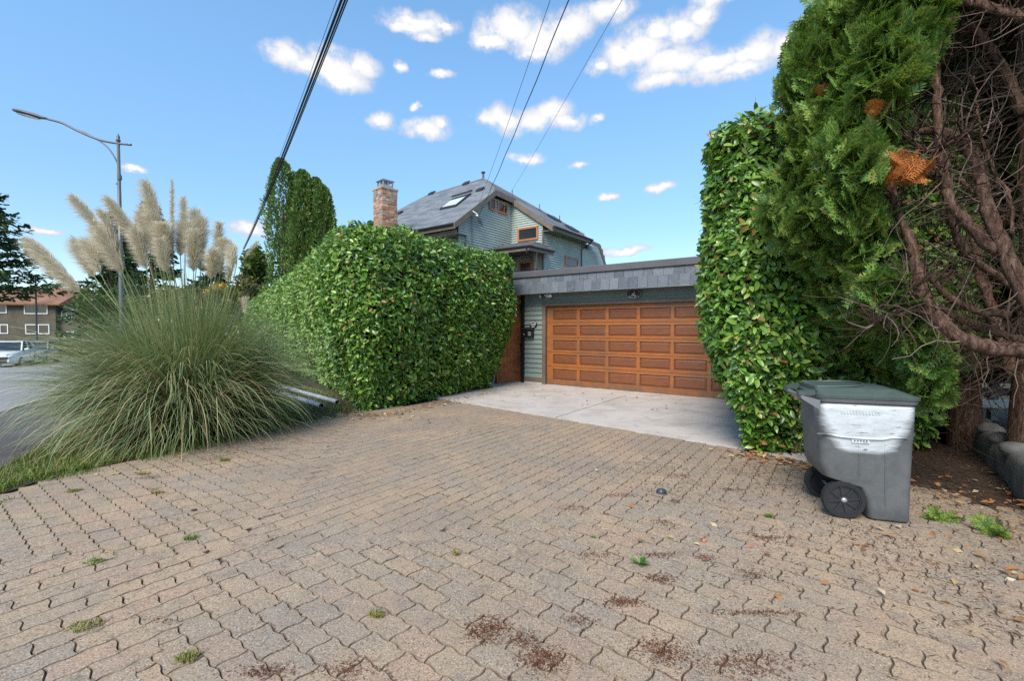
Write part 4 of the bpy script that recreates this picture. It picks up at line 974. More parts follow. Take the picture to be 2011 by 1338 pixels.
# limbs
LIMBS = [([(4.6, 3.1, 1.5), (3.867, 3.2, 1.388), (3.718, 3.288, 1.384), (3.508, 3.375, 1.417), (3.363, 3.462, 1.511), (3.284, 3.55, 1.689), (3.248, 3.638, 1.957), (3.266, 3.725, 2.237), (3.23, 3.812, 2.507), (3.213, 3.9, 2.744)], .082, .022),
 ([(4.5, 3.5, 1.0), (3.91, 3.3, 1.494), (3.804, 3.375, 1.796), (3.719, 3.45, 2.186), (3.653, 3.525, 2.513), (3.671, 3.6, 2.811), (3.653, 3.675, 2.999), (3.6, 3.75, 3.132), (3.544, 3.825, 3.193), (3.40, 3.9, 3.23)], .070, .028),
 ([(3.753, 3.47, 2.10), (3.552, 3.557, 2.364), (3.463, 3.614, 2.557), (3.471, 3.671, 2.796), (3.489, 3.729, 3.102), (3.491, 3.786, 3.499), (3.492, 3.843, 3.863), (3.566, 3.9, 4.236), (3.6, 4, 5)], .048, .022),
 ([(4.76, 4.3, 1.1), (4.61, 4.375, 1.771), (4.554, 4.45, 2.172), (4.545, 4.525, 2.535), (4.334, 4.6, 2.704)], .055, .03),
 ([(4.5, 3.3, 3.3), (3.957, 3.4, 3.744), (3.875, 3.533, 3.945), (3.777, 3.667, 4.095), (3.66, 3.8, 4.29)], .05, .03),
 ([(4.8, 3.6, 1.3), (4.15, 3.5, 1.412), (4.024, 3.675, 1.488), (3.911, 3.85, 1.572), (3.859, 4.025, 1.708), (3.787, 4.2, 1.879)], .045, .02),
 ([(4.671, 4.2, 3.5), (4.642, 4.4, 4.151), (4.545, 4.6, 4.6)], .05, .03),
 ([(3.739, 3.4, 2.252), (3.757, 3.44, 2.489), (3.698, 3.48, 2.692), (3.636, 3.52, 2.938), (3.61, 3.56, 3.227), (3.611, 3.6, 3.521)], .016, .006),
 ([(3.45, 3.42, 1.45), (3.30, 3.55, 1.72), (3.17, 3.62, 1.86), (3.10, 3.60, 1.93)], .022, .008), ([(3.30, 3.53, 1.66), (3.12, 3.6, 1.70), (2.98, 3.55, 1.66), (2.85, 3.6, 1.58)], .014, .004),
 ([(3.58, 3.6, 3.1), (3.4, 3.75, 3.0), (3.3, 3.85, 3.2)], .025, .012), ([(3.67, 3.55, 2.55), (3.55, 3.62, 2.72), (3.40, 3.7, 2.78)], .022, .01),
 ([(3.95, 3.6, 1.65), (3.7, 3.75, 1.75), (3.45, 3.85, 2.1), (3.36, 3.95, 2.5), (3.3, 4.0, 3.0)], .035, .016), ([(4.3, 3.9, 1.9), (3.95, 3.95, 2.2), (3.8, 4.0, 2.7), (3.75, 4.05, 3.4), (3.8, 4.1, 4.2)], .04, .02)]
for (pts, r0_, r1_) in LIMBS:
    sp = spline(pts, 6); m = len(sp); sp = [p + np.array([rng.normal(0, .006), rng.normal(0, .006), rng.normal(0, .006)]) for p in sp]
    r0_ *= .85; v, f = tube(sp, [r0_ + (r1_ - r0_) * (i / (m - 1)) + rng.normal(0, .003 * r0_ / .05) for i in range(m)], 12); mesh('limb', v, f, 'bark', ced, True)
tr_ = spline([(5.2, 4.5, -.05), (5.15, 4.45, .8), (5.0, 4.3, 2), (4.95, 4.35, 3.5), (4.9, 4.4, 6.2)], 6); v, f = tube(tr_, [.20 - .005 * i for i in range(len(tr_))], 14); mesh('trunk', v, f, 'bark', ced, True)
# dead twigs along the limbs and through the hollow crown
PT_ = []; DT = []
for (pts, r0_, r1_) in LIMBS:
    sp = np.array(spline(pts, 10)); k_ = rng.integers(0, len(sp), 60); PT_.append(sp[k_] + rnd(60, .01)); DT.append(unit(rnd(60, 1.) + np.array([-.35, -.1, .15])))
PT_ = np.vstack(PT_); DT = np.vstack(DT); twigs('bare_twigs', PT_, DT, rng.uniform(.12, .75, len(PT_)), rng.uniform(.002, .008, len(PT_)), 'twig', ced, 5)
n = 1700; P = np.column_stack([rng.uniform(3.6, 6.2, n), rng.uniform(4.1, 5.6, n), rng.uniform(.9, 5.2, n)]); P = P[(P[:, 0] > 3.35 + (P[:, 1] - 3.8) * .15) & ~((P[:, 2] > 3.6) & (P[:, 0] < 4.2))]
twigs('inner_twigs', P, unit(rnd(len(P), 1.) + np.array([-.3, -.2, .3])), rng.uniform(.3, 1.1, len(P)), rng.uniform(.002, .009, len(P)), 'twig', ced, 5)
# unseen upper crown, added above the frame to block sky light over the hollow
n = 1500; P = np.column_stack([rng.uniform(3.3, 7.5, n), rng.uniform(2.0, 5.4, n), rng.uniform(4.75, 6.6, n)]); P = P[(P[:, 2] > 4.9 + .25 * np.abs(vnoise(P, 1.5, 3))) & (P[:, 0] > 3.75 + (3.4 - P[:, 1]).clip(0) * .8)]
sprays('upper_shading_crown', P, np.tile([-.5, -.5, .2], (len(P), 1)), 'cedar_leaf', .3, .5, ced, .1, .8)
n = 500; P = np.column_stack([rng.uniform(5.2, 7.8, n), rng.uniform(2.2, 5, n), rng.uniform(1.0, 4.8, n)]); sprays('outer_crown', P, np.tile([.5, -.5, .2], (len(P), 1)), 'cedar_leaf', .3, .5, ced, .1, .8)
# the row of older cedars standing behind it
for i, (x, y, lab) in enumerate(((5.75, 5.7, 'dark cedar trunk standing behind the kerb wall, nearest the hedge'), (6.9, 5.1, 'dark cedar trunk behind the kerb wall at the right edge'), (6.6, 6.9, 'dark cedar farthest back in the shade behind the kerb wall'))):
    c2 = thing('cedar_tree', (x, y, 0), lab, 'tree', 'cedars in the shaded row')
    tp = spline([(x, y, -.05), (x - .05, y, .8), (x + .06, y + .1, 2.2), (x, y + .1, 4.2), (x + .1, y + .2, 6)], 5); v, f = tube(tp, [.19 - .005 * q for q in range(len(tp))], 12); mesh('trunk', v, f, 'bark', c2, True)
    n = 1100; P = np.column_stack([rng.normal(x, .95, n), rng.normal(y + .5, .55, n), rng.uniform(1.1, 6.0, n)]); P = P[P[:, 1] > 4.9]; P = P[(P[:, 0] > 4.3) & (P[:, 0] > .74 * P[:, 1])]
    sprays('crown', P, unit(P - np.array([x, y + .6, 3.5])), 'cedar_shaded_leaf', .35, .6, c2, -.1, .7)
    P = np.column_stack([rng.normal(x, .4, 160), rng.normal(y, .3, 160), rng.uniform(.5, 5, 160)]); twigs('bare_twigs', P, unit(rnd(160, 1.)), rng.uniform(.3, 1.0, 160), rng.uniform(.003, .01, 160), 'twig', c2, 4)

# ------------------------------------------------------------------ pampas grass
pam = thing('pampas_grass', (-4.9, 6.6, 0), 'huge fountain of pampas grass with cream plumes beside the driveway', 'grass')
def blades(name, c, rad, n, Lr, th0, kap, w, mat, parent, seg=9, zc=0.):
    ang = rng.uniform(0, 2 * math.pi, n); rr = rad * np.sqrt(rng.uniform(0, 1, n)); b = np.column_stack([c[0] + rr * np.cos(ang), c[1] + rr * np.sin(ang), np.full(n, zc)])
    az_ = ang + rng.normal(0, .5, n); o = np.column_stack([np.cos(az_), np.sin(az_), np.zeros(n)]); sd = np.column_stack([-np.sin(az_), np.cos(az_), np.zeros(n)])
    L = rng.uniform(*Lr, n); a0 = R(1) * rng.uniform(*th0, n) * (.35 + .65 * rr / rad); kp = R(1) * rng.uniform(*kap, n); tw = rng.normal(0, .35, n)
    p = b.copy(); V = []
    for i in range(seg + 1):
        t = i / seg; wd = w * (1 - t ** 2.2) * (.6 + .4 * min(1, t * 4)) + .0004; s2 = sd * np.cos(tw * t)[:, None] + np.array([0, 0, 1.]) * np.sin(tw * t)[:, None]
        V.append(p + s2 * wd); V.append(p - s2 * wd); th = a0 + kp * t ** 1.6
        p = p + (o * np.sin(th)[:, None] + np.array([0, 0, 1.]) * np.cos(th)[:, None] + sd * (tw * .12 * t)[:, None]) * (L / seg)[:, None]
        p[:, 2] = np.maximum(p[:, 2], .015)
    V = np.stack(V, 1); F = np.array([(2 * i, 2 * i + 1, 2 * i + 3, 2 * i + 2) for i in range(seg)]); FF = F[None] + (np.arange(n) * (2 * seg + 2))[:, None, None]
    ob = mesh(name, V.reshape(-1, 3), FF.reshape(-1, 4), mat, parent); ob['kind'] = 'stuff'; return ob
PC = (-4.85, 6.75)
blades('leaf_fountain', PC, .55, 6800, (1.3, 2.35), (4, 50), (50, 135), .0068, 'pampas_blade', pam, 10)
blades('upright_leaves', PC, .45, 1500, (1.6, 2.5), (0, 24), (8, 60), .006, 'pampas_blade', pam, 7)
blades('skirt_leaves', PC, .7, 2400, (.9, 1.55), (35, 75), (60, 120), .006, 'pampas_blade', pam, 8)
blades('flower_stalks', PC, .40, 130, (2.0, 2.65), (0, 16), (-4, 10), .0065, 'pampas_stem', pam, 5)
blades('dead_leaves', PC, .6, 900, (.8, 1.9), (20, 70), (60, 130), .006, 'dry_grass', pam, 8)
PLUMES = [((-5.79,6.09,2.03),(-6.41,6.02,2.77),1),((-6.31,6.88,2.32),(-6.64,6.91,2.93),1),((-5.22,6.1,2.29),(-5.49,6.08,2.91),1.15),((-5.83,6.53,2.89),(-6.19,6.42,3.45),.8),((-5.48,6.81,2.69),(-5.93,6.69,3.5),.95),
 ((-4.93,6.43,2.84),(-5.17,6.44,3.67),.9),((-4.82,6.47,2.58),(-4.83,6.5,3.73),.45),((-4.66,6.81,2.41),(-4.82,6.95,3.39),1.1),((-4.88,6.31,2.52),(-5.17,6.36,3.15),1),((-4.35,6.77,2.34),(-4.25,6.7,2.92),.8),
 ((-3.69,6.0,2.33),(-3.78,6.14,2.72),.7),((-4.19,6.33,2.23),(-4.1,6.27,2.69),.8),((-4.1,6.98,2.62),(-3.89,7.01,2.94),.35),((-4.75,6.52,2.58),(-4.72,6.6,3.12),1),((-5.46,6.03,2.28),(-5.7,6.1,2.77),.9),
 ((-4.84,6.41,2.54),(-4.82,6.29,3.04),1),((-4.66,6.73,2.52),(-4.65,6.86,3.24),1),((-3.66,6.23,1.75),(-3.69,6.27,2.02),.5),((-5.0,6.33,2.73),(-5.05,6.4,3.19),.8),((-4.11,6.79,2.5),(-4.22,6.71,2.89),.7),
 ((-5.15,6.6,2.6),(-5.32,6.55,3.35),.8),((-4.55,6.5,2.35),(-4.50,6.45,3.0),.85),((-4.98,6.2,2.35),(-5.10,6.15,2.95),.8),((-5.6,6.4,2.45),(-5.85,6.35,3.1),.75),((-4.45,6.9,2.6),(-4.42,6.9,3.2),.7),((-4.95,6.9,2.9),(-5.0,6.95,3.6),.6),((-4.0,6.4,2.2),(-3.9,6.4,2.75),.6),((-5.3,6.2,2.5),(-5.55,6.15,3.2),.7),((-4.7,6.2,2.3),(-4.75,6.15,2.8),.8)]
for (b, t, wd) in PLUMES:
    b = np.array(b); t = np.array(t); ln = np.linalg.norm(t - b); ax = (t - b) / ln
    root = np.array([PC[0] + rng.normal(0, .18) + .15 * (b[0] - PC[0]), PC[1] + rng.normal(0, .12), .2]); mid = (root + b) / 2 + np.array([-.12 * ax[0], 0, .12])
    sp = spline([root, mid, b, b + ax * ln * .5, t + np.array([0, 0, -.05])], 5); m = len(sp); v, f = tube(sp, [.0085 - .006 * i / m for i in range(m)], 5); mesh('plume_stem', v, f, 'pampas_stem', pam)
    n = int(2300 * max(.25, wd) * ln / .8); u_ = rng.beta(1.2, 1.25, n); base = b + ax * (ln * .98 * u_)[:, None] + np.array([0, 0, -.05]) * (u_ ** 3)[:, None]
    rad = unit(rnd(n, 1.)); rad = unit(rad - ax * (rad @ ax)[:, None]); lean = np.array([-.42, 0, -.10])
    env = np.sin(np.pi * np.clip(.10 + .86 * u_, 0, 1)) ** .7
    L = wd * rng.uniform(.09, .26, n) * (.35 + .65 * env) * (.7 if wd < .6 else 1); d1 = unit(ax * .9 + rad * .75 + lean * .5); d2 = unit(d1 + lean * .9 + rad * .15 + np.array([0, 0, -.35])); sd = unit(np.cross(d1, rnd(n, 1.))) * .0021
    p1 = base + d1 * (L * .55)[:, None]; p2 = p1 + d2 * (L * .55)[:, None]
    V = np.stack([base + sd * .6, base - sd * .6, p1 + sd, p1 - sd, p2], 1); F = np.array([(0, 1, 3), (0, 3, 2), (2, 3, 4)]); FF = F[None] + (np.arange(n) * 5)[:, None, None]
    mesh('plume', V.reshape(-1, 3), FF.reshape(-1, 3), 'pampas_plume', pam)

# ------------------------------------------------------------------ verge grass, weeds, litter
def tuft_field(name, pts, hgt, mat, w=.004, lean=.5, parent=None):
    n = len(pts); az_ = rng.uniform(0, 6.28, n); o = np.column_stack([np.cos(az_), np.sin(az_), np.zeros(n)]); sd = np.column_stack([-np.sin(az_), np.cos(az_), np.zeros(n)]) * w
    h = hgt * rng.uniform(.5, 1.3, n); ln = rng.uniform(.1, lean, n); m = pts + np.array([0, 0, 1.]) * (h * .6)[:, None] + o * (h * ln * .4)[:, None]; tp = pts + np.array([0, 0, 1.]) * (h * (1 - .35 * ln))[:, None] + o * (h * ln * 1.1)[:, None]
    V = np.stack([pts + sd, pts - sd, m + sd * .8, m - sd * .8, tp], 1); F = np.array([(0, 1, 3), (0, 3, 2), (2, 3, 4)]); FF = F[None] + (np.arange(n) * 5)[:, None, None]
    return mesh(name, V.reshape(-1, 3), FF.reshape(-1, 3), mat, parent)
verge = [(-5.9, .5), (-5.35, 2.6), (-4.72, 3.95), (-4.8, 4.6), (-4.35, 5.4), (-3.95, 6.3), (-3.5, 7.3), (-2.85, 8.2), (-3.1, 8.9), (-5.6, 12.5), (-9.5, 18), (-11.5, 18), (-8.2, 11), (-6.7, 6.9), (-5.95, 5.5), (-5.45, 4.65), (-6.3, 2.6), (-7, .5)]
sheet('grass_verge', verge, 'soil', .004)
def fill(poly, n, box_):
    out = []
    while len(out) < n:
        x, y = rng.uniform(box_[0], box_[1]), rng.uniform(box_[2], box_[3])
        if in_poly(x, y, poly): out.append((x, y, gz(x, y) + .0))
    return np.array(out)
G = np.vstack([fill(verge, 15000, (-8, -2.6, 2.6, 12)), fill(verge, 9000, (-6.6, -3.6, 2.6, 6.6))]); dens_ = G[:, 1] < 9.5; G = G[dens_ | (rng.uniform(0, 1, len(G)) < .6)]
G = G[rng.uniform(0, 1, len(G)) < .45 + .55 * (vnoise(G, 3.5, 6) > -.1)]; G[:, 0] += .06 * vnoise(G, 9, 2)
tag(tuft_field('verge_grass', G, .085, 'grass', .0045, 1.1), 'short green grass of the verge under the pampas', 'grass', None, 'stuff')
P = G[rng.integers(0, len(G), 5200)]; tag(tuft_field('dry_verge_grass', P, .11, 'dry_grass', .003, 1.3), 'dry straw-coloured blades lying in the verge', 'grass', None, 'stuff')
# ragged outgrowth over the first pavers
edge = np.array([(-5.55, 2.0), (-5.2, 2.9), (-4.72, 3.95), (-4.8, 4.6), (-4.35, 5.4), (-3.95, 6.3), (-3.5, 7.3), (-2.85, 8.2)])
tt = rng.uniform(0, 7, 3200); i_ = tt.astype(int); fr_ = (tt - i_)[:, None]; E = edge[i_] * (1 - fr_) + edge[i_ + 1] * fr_
E = np.column_stack([E + np.abs(rng.normal(0, .10, (len(E), 1))) * np.array([.9, -.4]), np.zeros(len(E))]); E = E[vnoise(E, 5, 5) > -.15]
tag(tuft_field('edge_grass', E, .05, 'grass', .0035, 1.2), 'grass creeping over the edge of the pavers', 'grass', None, 'stuff')
def tuft(x, y, r, n, h, mat, lab, name='grass_tuft', group='grass tufts in the paver joints'):
    p = np.column_stack([x + np.clip(rng.normal(0, r * .6, n), -r, r), y + np.clip(rng.normal(0, r * .4, n), -r * .7, r * .7), np.zeros(n)]); o = tuft_field(name, p, h, mat, .003, 1.2); return tag(o, lab, 'weed', group)
for (x, y, r, n, mat, lab) in ((-.73, 2.40, .035, 130, 'dry_grass', 'round yellow-green grass tuft in front of the camera, left of centre'), (-1.52, 2.08, .04, 220, 'dry_grass', 'wide dry-green grass tuft in the lower left pavers'), (-2.73, 2.94, .06, 120, 'grass', 'bright green grass tuft in the left pavers'),
        (-2.35, 3.28, .04, 120, 'grass', 'small green grass tuft in a joint behind the bright tuft'), (-3.9, 4.75, .05, 120, 'dry_grass', 'yellow grass tuft near the verge at the left'), (-4.15, 4.25, .06, 160, 'dry_grass', 'yellow grass tuft at the far left edge of the pavers'), (-2.2, 2.30, .07, 160, 'dry_grass', 'strip of dry grass in a joint at the lower left'),
        (-.38, 3.05, .02, 60, 'dry_grass', 'tiny yellow tuft in the middle of the pavers'), (-3.3, 4.2, .05, 120, 'dry_grass', 'flat yellow tuft between the verge and the pavers'), (2.10, 3.67, .025, 90, 'grass', 'small green tuft in front of the bin wheel'), (-3.35, 5.25, .05, 120, 'grass', 'green tuft at the foot of the pampas grass')):
    tuft(x, y, r, n, .032, mat, lab)
def weed(x, y, s, lab, nl=14):
    w = thing('weed', (x, y, 0), lab, 'weed'); n = nl; az_ = rng.uniform(0, 6.28, n); e = rng.uniform(.2, 1.1, n); ax = np.column_stack([np.cos(az_) * np.cos(e), np.sin(az_) * np.cos(e), np.sin(e)])
    V, F = inst(SLV, SLF, np.tile([x, y, .002], (n, 1)), basis(ax, np.tile([0, 0, 1.], (n, 1)) + rnd(n, .2)), (s * rng.uniform(.6, 1.2, n))[:, None]); mesh('leaves', V, F, 'weed_leaf', w)
weed(.84, 2.93, .075, 'broad-leaved green weed growing from a paver joint right of centre'); weed(.60, 3.30, .03, 'tiny bluish weed beside the red needle patch', 8); weed(1.2, 4.0, .03, 'tiny weed near the dark shell on the pavers', 8)
# needle litter: dark red and brown patches lodged in the joints
def litter(cx, cy, rx, ry, n, mat, h=.012):
    p = np.column_stack([cx + rng.normal(0, rx, n), cy + rng.normal(0, ry, n), rng.uniform(.001, h, n)]); return p
def needles(name, P, L, w, mat, lab):
    n = len(P); az_ = rng.uniform(0, 6.28, n); d = np.column_stack([np.cos(az_), np.sin(az_), rng.normal(0, .25, n)]); sd = np.column_stack([-np.sin(az_), np.cos(az_), np.zeros(n)]) * w; l = (L * rng.uniform(.4, 1.2, n))[:, None]
    V = np.stack([P + sd - d * l / 2, P - sd - d * l / 2, P - sd + d * l / 2, P + sd + d * l / 2], 1); V[:, :, 2] = np.maximum(V[:, :, 2], .002); F = np.array([(0, 1, 2, 3)]); FF = F[None] + (np.arange(n) * 4)[:, None, None]
    return tag(mesh(name, V.reshape(-1, 3), FF.reshape(-1, 4), mat), lab, 'litter', None, 'stuff')
red = [(-.12, 2.28, .055, .05, 420), (.15, 2.07, .05, .05, 380), (.06, 2.2, .05, .03, 120), (.63, 2.51, .04, .04, 260), (.92, 2.75, .05, .03, 200), (1.08, 2.05, .10, .04, 420), (.72, 2.12, .08, .05, 360), (1.32, 2.42, .10, .02, 200), (1.5, 2.8, .06, .03, 120), (.58, 3.05, .06, .03, 140), (1.0, 3.05, .05, .025, 140), (1.2, 3.55, .06, .05, 140), (1.0, 4.15, .09, .03, 130), (1.45, 4.0, .04, .03, 80), (.5, 3.85, .07, .04, 130), (1.3, 3.0, .04, .03, 110),
       (-3.5, 5.35, .12, .05, 260), (-3.1, 5.75, .14, .05, 260), (-2.8, 6.05, .1, .04, 160), (-3.75, 4.65, .08, .03, 160), (-3.45, 4.3, .06, .03, 120), (-2.75, 3.6, .05, .05, 120), (-3.0, 3.95, .06, .04, 120), (1.75, 4.7, .09, .05, 130), (2.1, 4.3, .08, .04, 120), (1.9, 3.3, .08, .03, 160), (-1.1, 2.0, .06, .03, 160), (-.75, 2.02, .05, .04, 120), (-1.85, 2.35, .05, .02, 90), (.35, 2.35, .04, .02, 90)]
P = np.vstack([litter(x, y, a * rng.uniform(.7, 1.5), b * rng.uniform(.5, 1.3), int(n * 1.3), None) for (x, y, a, b, n) in red]); P = P[rng.permutation(len(P))]; needles('red_needle_litter', P, .016, .0014, 'needle_litter', 'dark red needle litter lying in the paver joints')
# fine litter caught along the joints everywhere, thickening towards the cedar
n = 24000; P = np.column_stack([rng.uniform(.6, 4.6, n), rng.uniform(1.3, 5.2, n), rng.uniform(.001, .008, n)]); wgt = np.clip((P[:, 0] + .35 * P[:, 1] - 2.2) / 2.6, 0.02, 1) * (.35 + .65 * (vnoise(P, 7, 9) > .0)); P = P[rng.uniform(0, 1, n) < wgt]
needles('brown_needle_litter', P, .034, .0019, 'needle_brown', 'brown needles and twigs scattered over the right pavers')
n = 9000; P = fill(mul, 5200, (3.2, 7, 2.0, 6.5)); P[:, 2] = rng.uniform(.03, .065, len(P)); needles('cedar_litter', P, .06, .0028, 'needle_brown', 'brown cedar litter on the bare earth behind the bin')
outl = np.array(OUT); JP = []
for (d, c, ang, cl_, pri, x, y) in cand:
    if d > 7.5 or d < 1.2: continue
    ca, sa = math.cos(ang), math.sin(ang); q = outl[rng.integers(0, len(outl), 26)] + rng.normal(0, .0035, (26, 2)); JP.append(np.column_stack([c[0] + q[:, 0] * ca - q[:, 1] * sa, c[1] + q[:, 0] * sa + q[:, 1] * ca, rng.uniform(-.004, .004, 26) + .0026 * pri]))
JP = np.vstack(JP); nj = vnoise(JP, 3.1, 12) + .6 * vnoise(JP, 8.3, 2); gr = JP[(nj > .62) & (JP[:, 0] > -3.5)]; rdj = JP[(nj < -.45) & (vnoise(JP, 5.2, 31) > -.2)]
mo = JP[(vnoise(JP, 2.2, 17) + .5 * vnoise(JP, 7.7, 5) > np.interp(JP[:, 0], [-4.5, -2.2, .5], [.22, .5, .75])) & (JP[:, 0] < .5)]
needles('joint_debris', gr, .020, .0016, 'needle_brown', 'brown debris packed along the paver joints'); needles('red_joint_debris', rdj, .012, .0016, 'needle_litter', 'dark red needles packed along the paver joints')
tag(tuft_field('joint_moss', mo, .013, 'dry_grass', .0026, 1.3), 'low yellow-green moss growing in the left paver joints', 'moss', None, 'stuff')
# dry leaves
def flat_leaves(name, P, smin, smax, mat, lab, tilt=.35):
    n = len(P); az_ = rng.uniform(0, 6.28, n); ax = np.column_stack([np.cos(az_), np.sin(az_), rng.normal(0, .2, n)]); nn = np.tile([0, 0, 1.], (n, 1)) + rnd(n, tilt)
    V, F = inst(SLV * np.array([1.2, 1, 1.5]), SLF, P, basis(ax, nn), rng.uniform(smin, smax, n)[:, None]); return tag(mesh(name, V, F, mat), lab, 'leaves', None, 'stuff')
Q = []
for (x0, y0, x1, y1, n, w) in ((-3.0, 8.2, -2.3, 7.85, 130, .14), (-2.3, 7.85, -.4, 11.0, 260, .13), (2.7, 5.55, 3.5, 4.85, 230, .12), (-4.2, 6.0, -3.0, 8.0, 50, .2), (3.2, 3.2, 4.6, 2.2, 46, .35), (3.7, 4.6, 4.9, 3.5, 150, .35), (2.1, 3.2, 3.2, 2.4, 40, .35), (2.6, 2.4, 3.6, 2.2, 40, .3), (.2, 11.2, 3.2, 8.9, 44, .7), (-2.5, 7.5, 0, 7.2, 22, .5), (.5, 3.6, 2.2, 2.6, 18, .6), (-4.6, 4.3, -3.0, 6.4, 22, .25)):
    t = rng.uniform(0, 1, n)[:, None]; Q.append(np.column_stack([np.array([x0, y0]) * (1 - t) + np.array([x1, y1]) * t + rng.normal(0, w, (n, 2)), rng.uniform(.008, .03, n)]))
Q = np.vstack(Q); Q[:, 2] += np.where((Q[:, 0] > .0) & (Q[:, 1] > 8.2), .02, 0) + np.where((Q[:, 0] > 3.7) & (Q[:, 1] > 3.3), .03, 0); flat_leaves('fallen_leaves', Q, .035, .085, 'fallen_leaf', 'brown fallen leaves along the hedge feet and driveway')
for (x, y, s, mat, lab) in ((3.47, 3.60, .17, 'cedar_leaf', 'fresh green cedar sprig on the ground nearest the bin'), (3.62, 3.34, .18, 'cedar_leaf', 'fresh green cedar sprig on the ground at the right edge')):
    n = 9; P = np.column_stack([x + rng.normal(0, .05, n), y + rng.normal(0, .03, n), rng.uniform(.02, .06, n)]); o = sprays('cedar_sprig', P, np.tile([-.6, .2, .25], (n, 1)), 'cedar_leaf', s * .6, s, None, .1, .5); del o['kind']; tag(o, lab, 'sprig', 'cedar sprigs')

# ------------------------------------------------------------------ trees beyond
QV = np.array([(-.5, 0, 0), (.5, 0, .1), (.4, 1, 0), (-.4, 1, -.1)], float); QF = np.array([(0, 1, 2, 3)])
def cards(name, P, S, mat, parent, axis=None, asp=1., tilt=1.):
    n = len(P); ax = unit(rnd(n, 1.)) if axis is None else unit(axis + rnd(n, .35)); V, F = inst(QV * np.array([asp, 1, 1]), QF, P, basis(ax, unit(rnd(n, 1.) + np.array([0, 0, tilt]))), S[:, None]); o = mesh(name, V, F, mat, parent); o['kind'] = 'stuff'; return o
cl = [(-11.15, 22.2, 9.75, .74, 'tallest columnar cedar at the left end of the clump'), (-10.45, 22.5, 9.15, .74, 'columnar cedar second from left in the clump'), (-10.0, 21.8, 9.05, .70, 'slender columnar cedar in the middle of the clump'), (-9.55, 22.3, 8.85, .58, 'columnar cedar with blunt top, second from right'), (-9.15, 21.8, 8.35, .62, 'shortest columnar cedar at the right end of the clump')]
for (x, y, h, r, lab) in cl:
    c2 = thing('columnar_cedar', (x, y, 0), lab, 'tree', 'columnar cedars behind the hedge'); v, f = tube([(x, y, -.2), (x, y, h * .8)], [.14, .05], 8); mesh('trunk', v, f, 'bark', c2)
    n = 12500; z = rng.uniform(1.5, h, n); q = (z - 1.5) / (h - 1.5); a = rng.uniform(0, 6.28, n); pr_ = r * np.clip((1 - q ** 7), .0, 1) ** .6 * (.95 + .25 * np.sin(q * 9 + x)); pr_ = pr_ * (1 + .22 * np.sin(3 * a + 5 * q + x) + .16 * np.sin(7 * a - 22 * q)) + .03
    rr_ = pr_ * np.sqrt(rng.uniform(.45, 1.06, n)); P = np.column_stack([x + rr_ * np.cos(a) + .12 * np.sin(z * .7 + y), y + rr_ * np.sin(a), z]); cards('crown', P, rng.uniform(.07, .14, n), 'columnar_leaf', c2, np.column_stack([np.cos(a) * .8, np.sin(a) * .8, np.full(n, .9)]), .5)
def conifer(x, y, h, r, lab, n_w=20, z0=1.5, mat='conifer_leaf', dens=1., name='conifer', droop=.25):
    c2 = thing(name, (x, y, gz(x, y)), lab, 'tree', 'conifers across the street'); v, f = tube([(x, y, gz(x, y)), (x, y, h)], [.35, .04], 8); mesh('trunk', v, f, 'bark', c2); PP = []; AA = []
    for w in range(n_w):
        q = (w + .3) / n_w; zc = z0 + (h - z0) * q; rad = r * (1 - q) ** .85 + .25
        for b in range(10):
            a = rng.uniform(0, 6.28); L = rad * rng.uniform(.65, 1.1); m = int(34 * dens * (L / r + .35)); t = rng.uniform(.08, 1, m) ** .8
            d = np.array([math.cos(a), math.sin(a), 0]); sd = np.array([-math.sin(a), math.cos(a), 0]); P = np.array([x, y, zc + rng.normal(0, .25)]) + d * (t * L)[:, None] + np.array([0, 0, 1.]) * (-droop * L * t ** 1.0 + .22 * L * t ** 3)[:, None] + sd * (rng.normal(0, 1, m) * .16 * L * (1.1 - t * .7))[:, None] + rnd(m, .06)
            PP.append(P); AA.append(np.tile(d * .9 + np.array([0, 0, -.15]), (m, 1)))
    P = np.vstack(PP); cards('crown', P, rng.uniform(.28, .62, len(P)), mat, c2, np.vstack(AA), .38, 1.5)
conifer(-52.5, 45, 16.6, 6.2, 'broad dark conifer cut by the left picture edge', 22, 4.6, droop=.12)
conifer(-40.5, 46, 13.2, 3.6, 'dark conifer behind the left plumes of the pampas grass', 18); conifer(-37.2, 47, 14.6, 3.9, 'taller dark conifer behind the lamp post', 19); conifer(-44.5, 52, 12.0, 3.0, 'small dark conifer above the brown house roof', 16); conifer(-33.0, 50, 9.0, 3.6, 'low dark conifer behind the middle of the pampas grass', 14)
def broad(x, y, zc, rx, rz, n, mat, lab, s=(.14, .3), name='broadleaf_tree'):
    c2 = thing(name, (x, y, gz(x, y)), lab, 'tree', 'broadleaf trees beyond the hedge'); v, f = tube([(x, y, gz(x, y)), (x + .1, y, zc)], [.18, .06], 8); mesh('trunk', v, f, 'bark', c2)
    for q in range(5):
        a = rng.uniform(0, 6.28); v, f = tube([(x + .08, y, zc - rz * .6), (x + math.cos(a) * rx * .7, y + math.sin(a) * rx * .7, zc + rng.uniform(-.2, .6) * rz)], [.06, .02], 5); mesh('limb', v, f, 'bark', c2)
    cs = unit(rnd(26, 1.)) * rng.uniform(.35, .95, (26, 1)) * np.array([rx, rx, rz]) + np.array([x, y, zc]); k_ = rng.integers(0, 26, n); P = cs[k_] + unit(rnd(n, 1.)) * (rng.uniform(.2, 1, (n, 1)) ** .5) * np.array([rx, rx, rz]) * .34
    cards('crown', P, rng.uniform(*s, n), mat, c2, None, .6, .4)
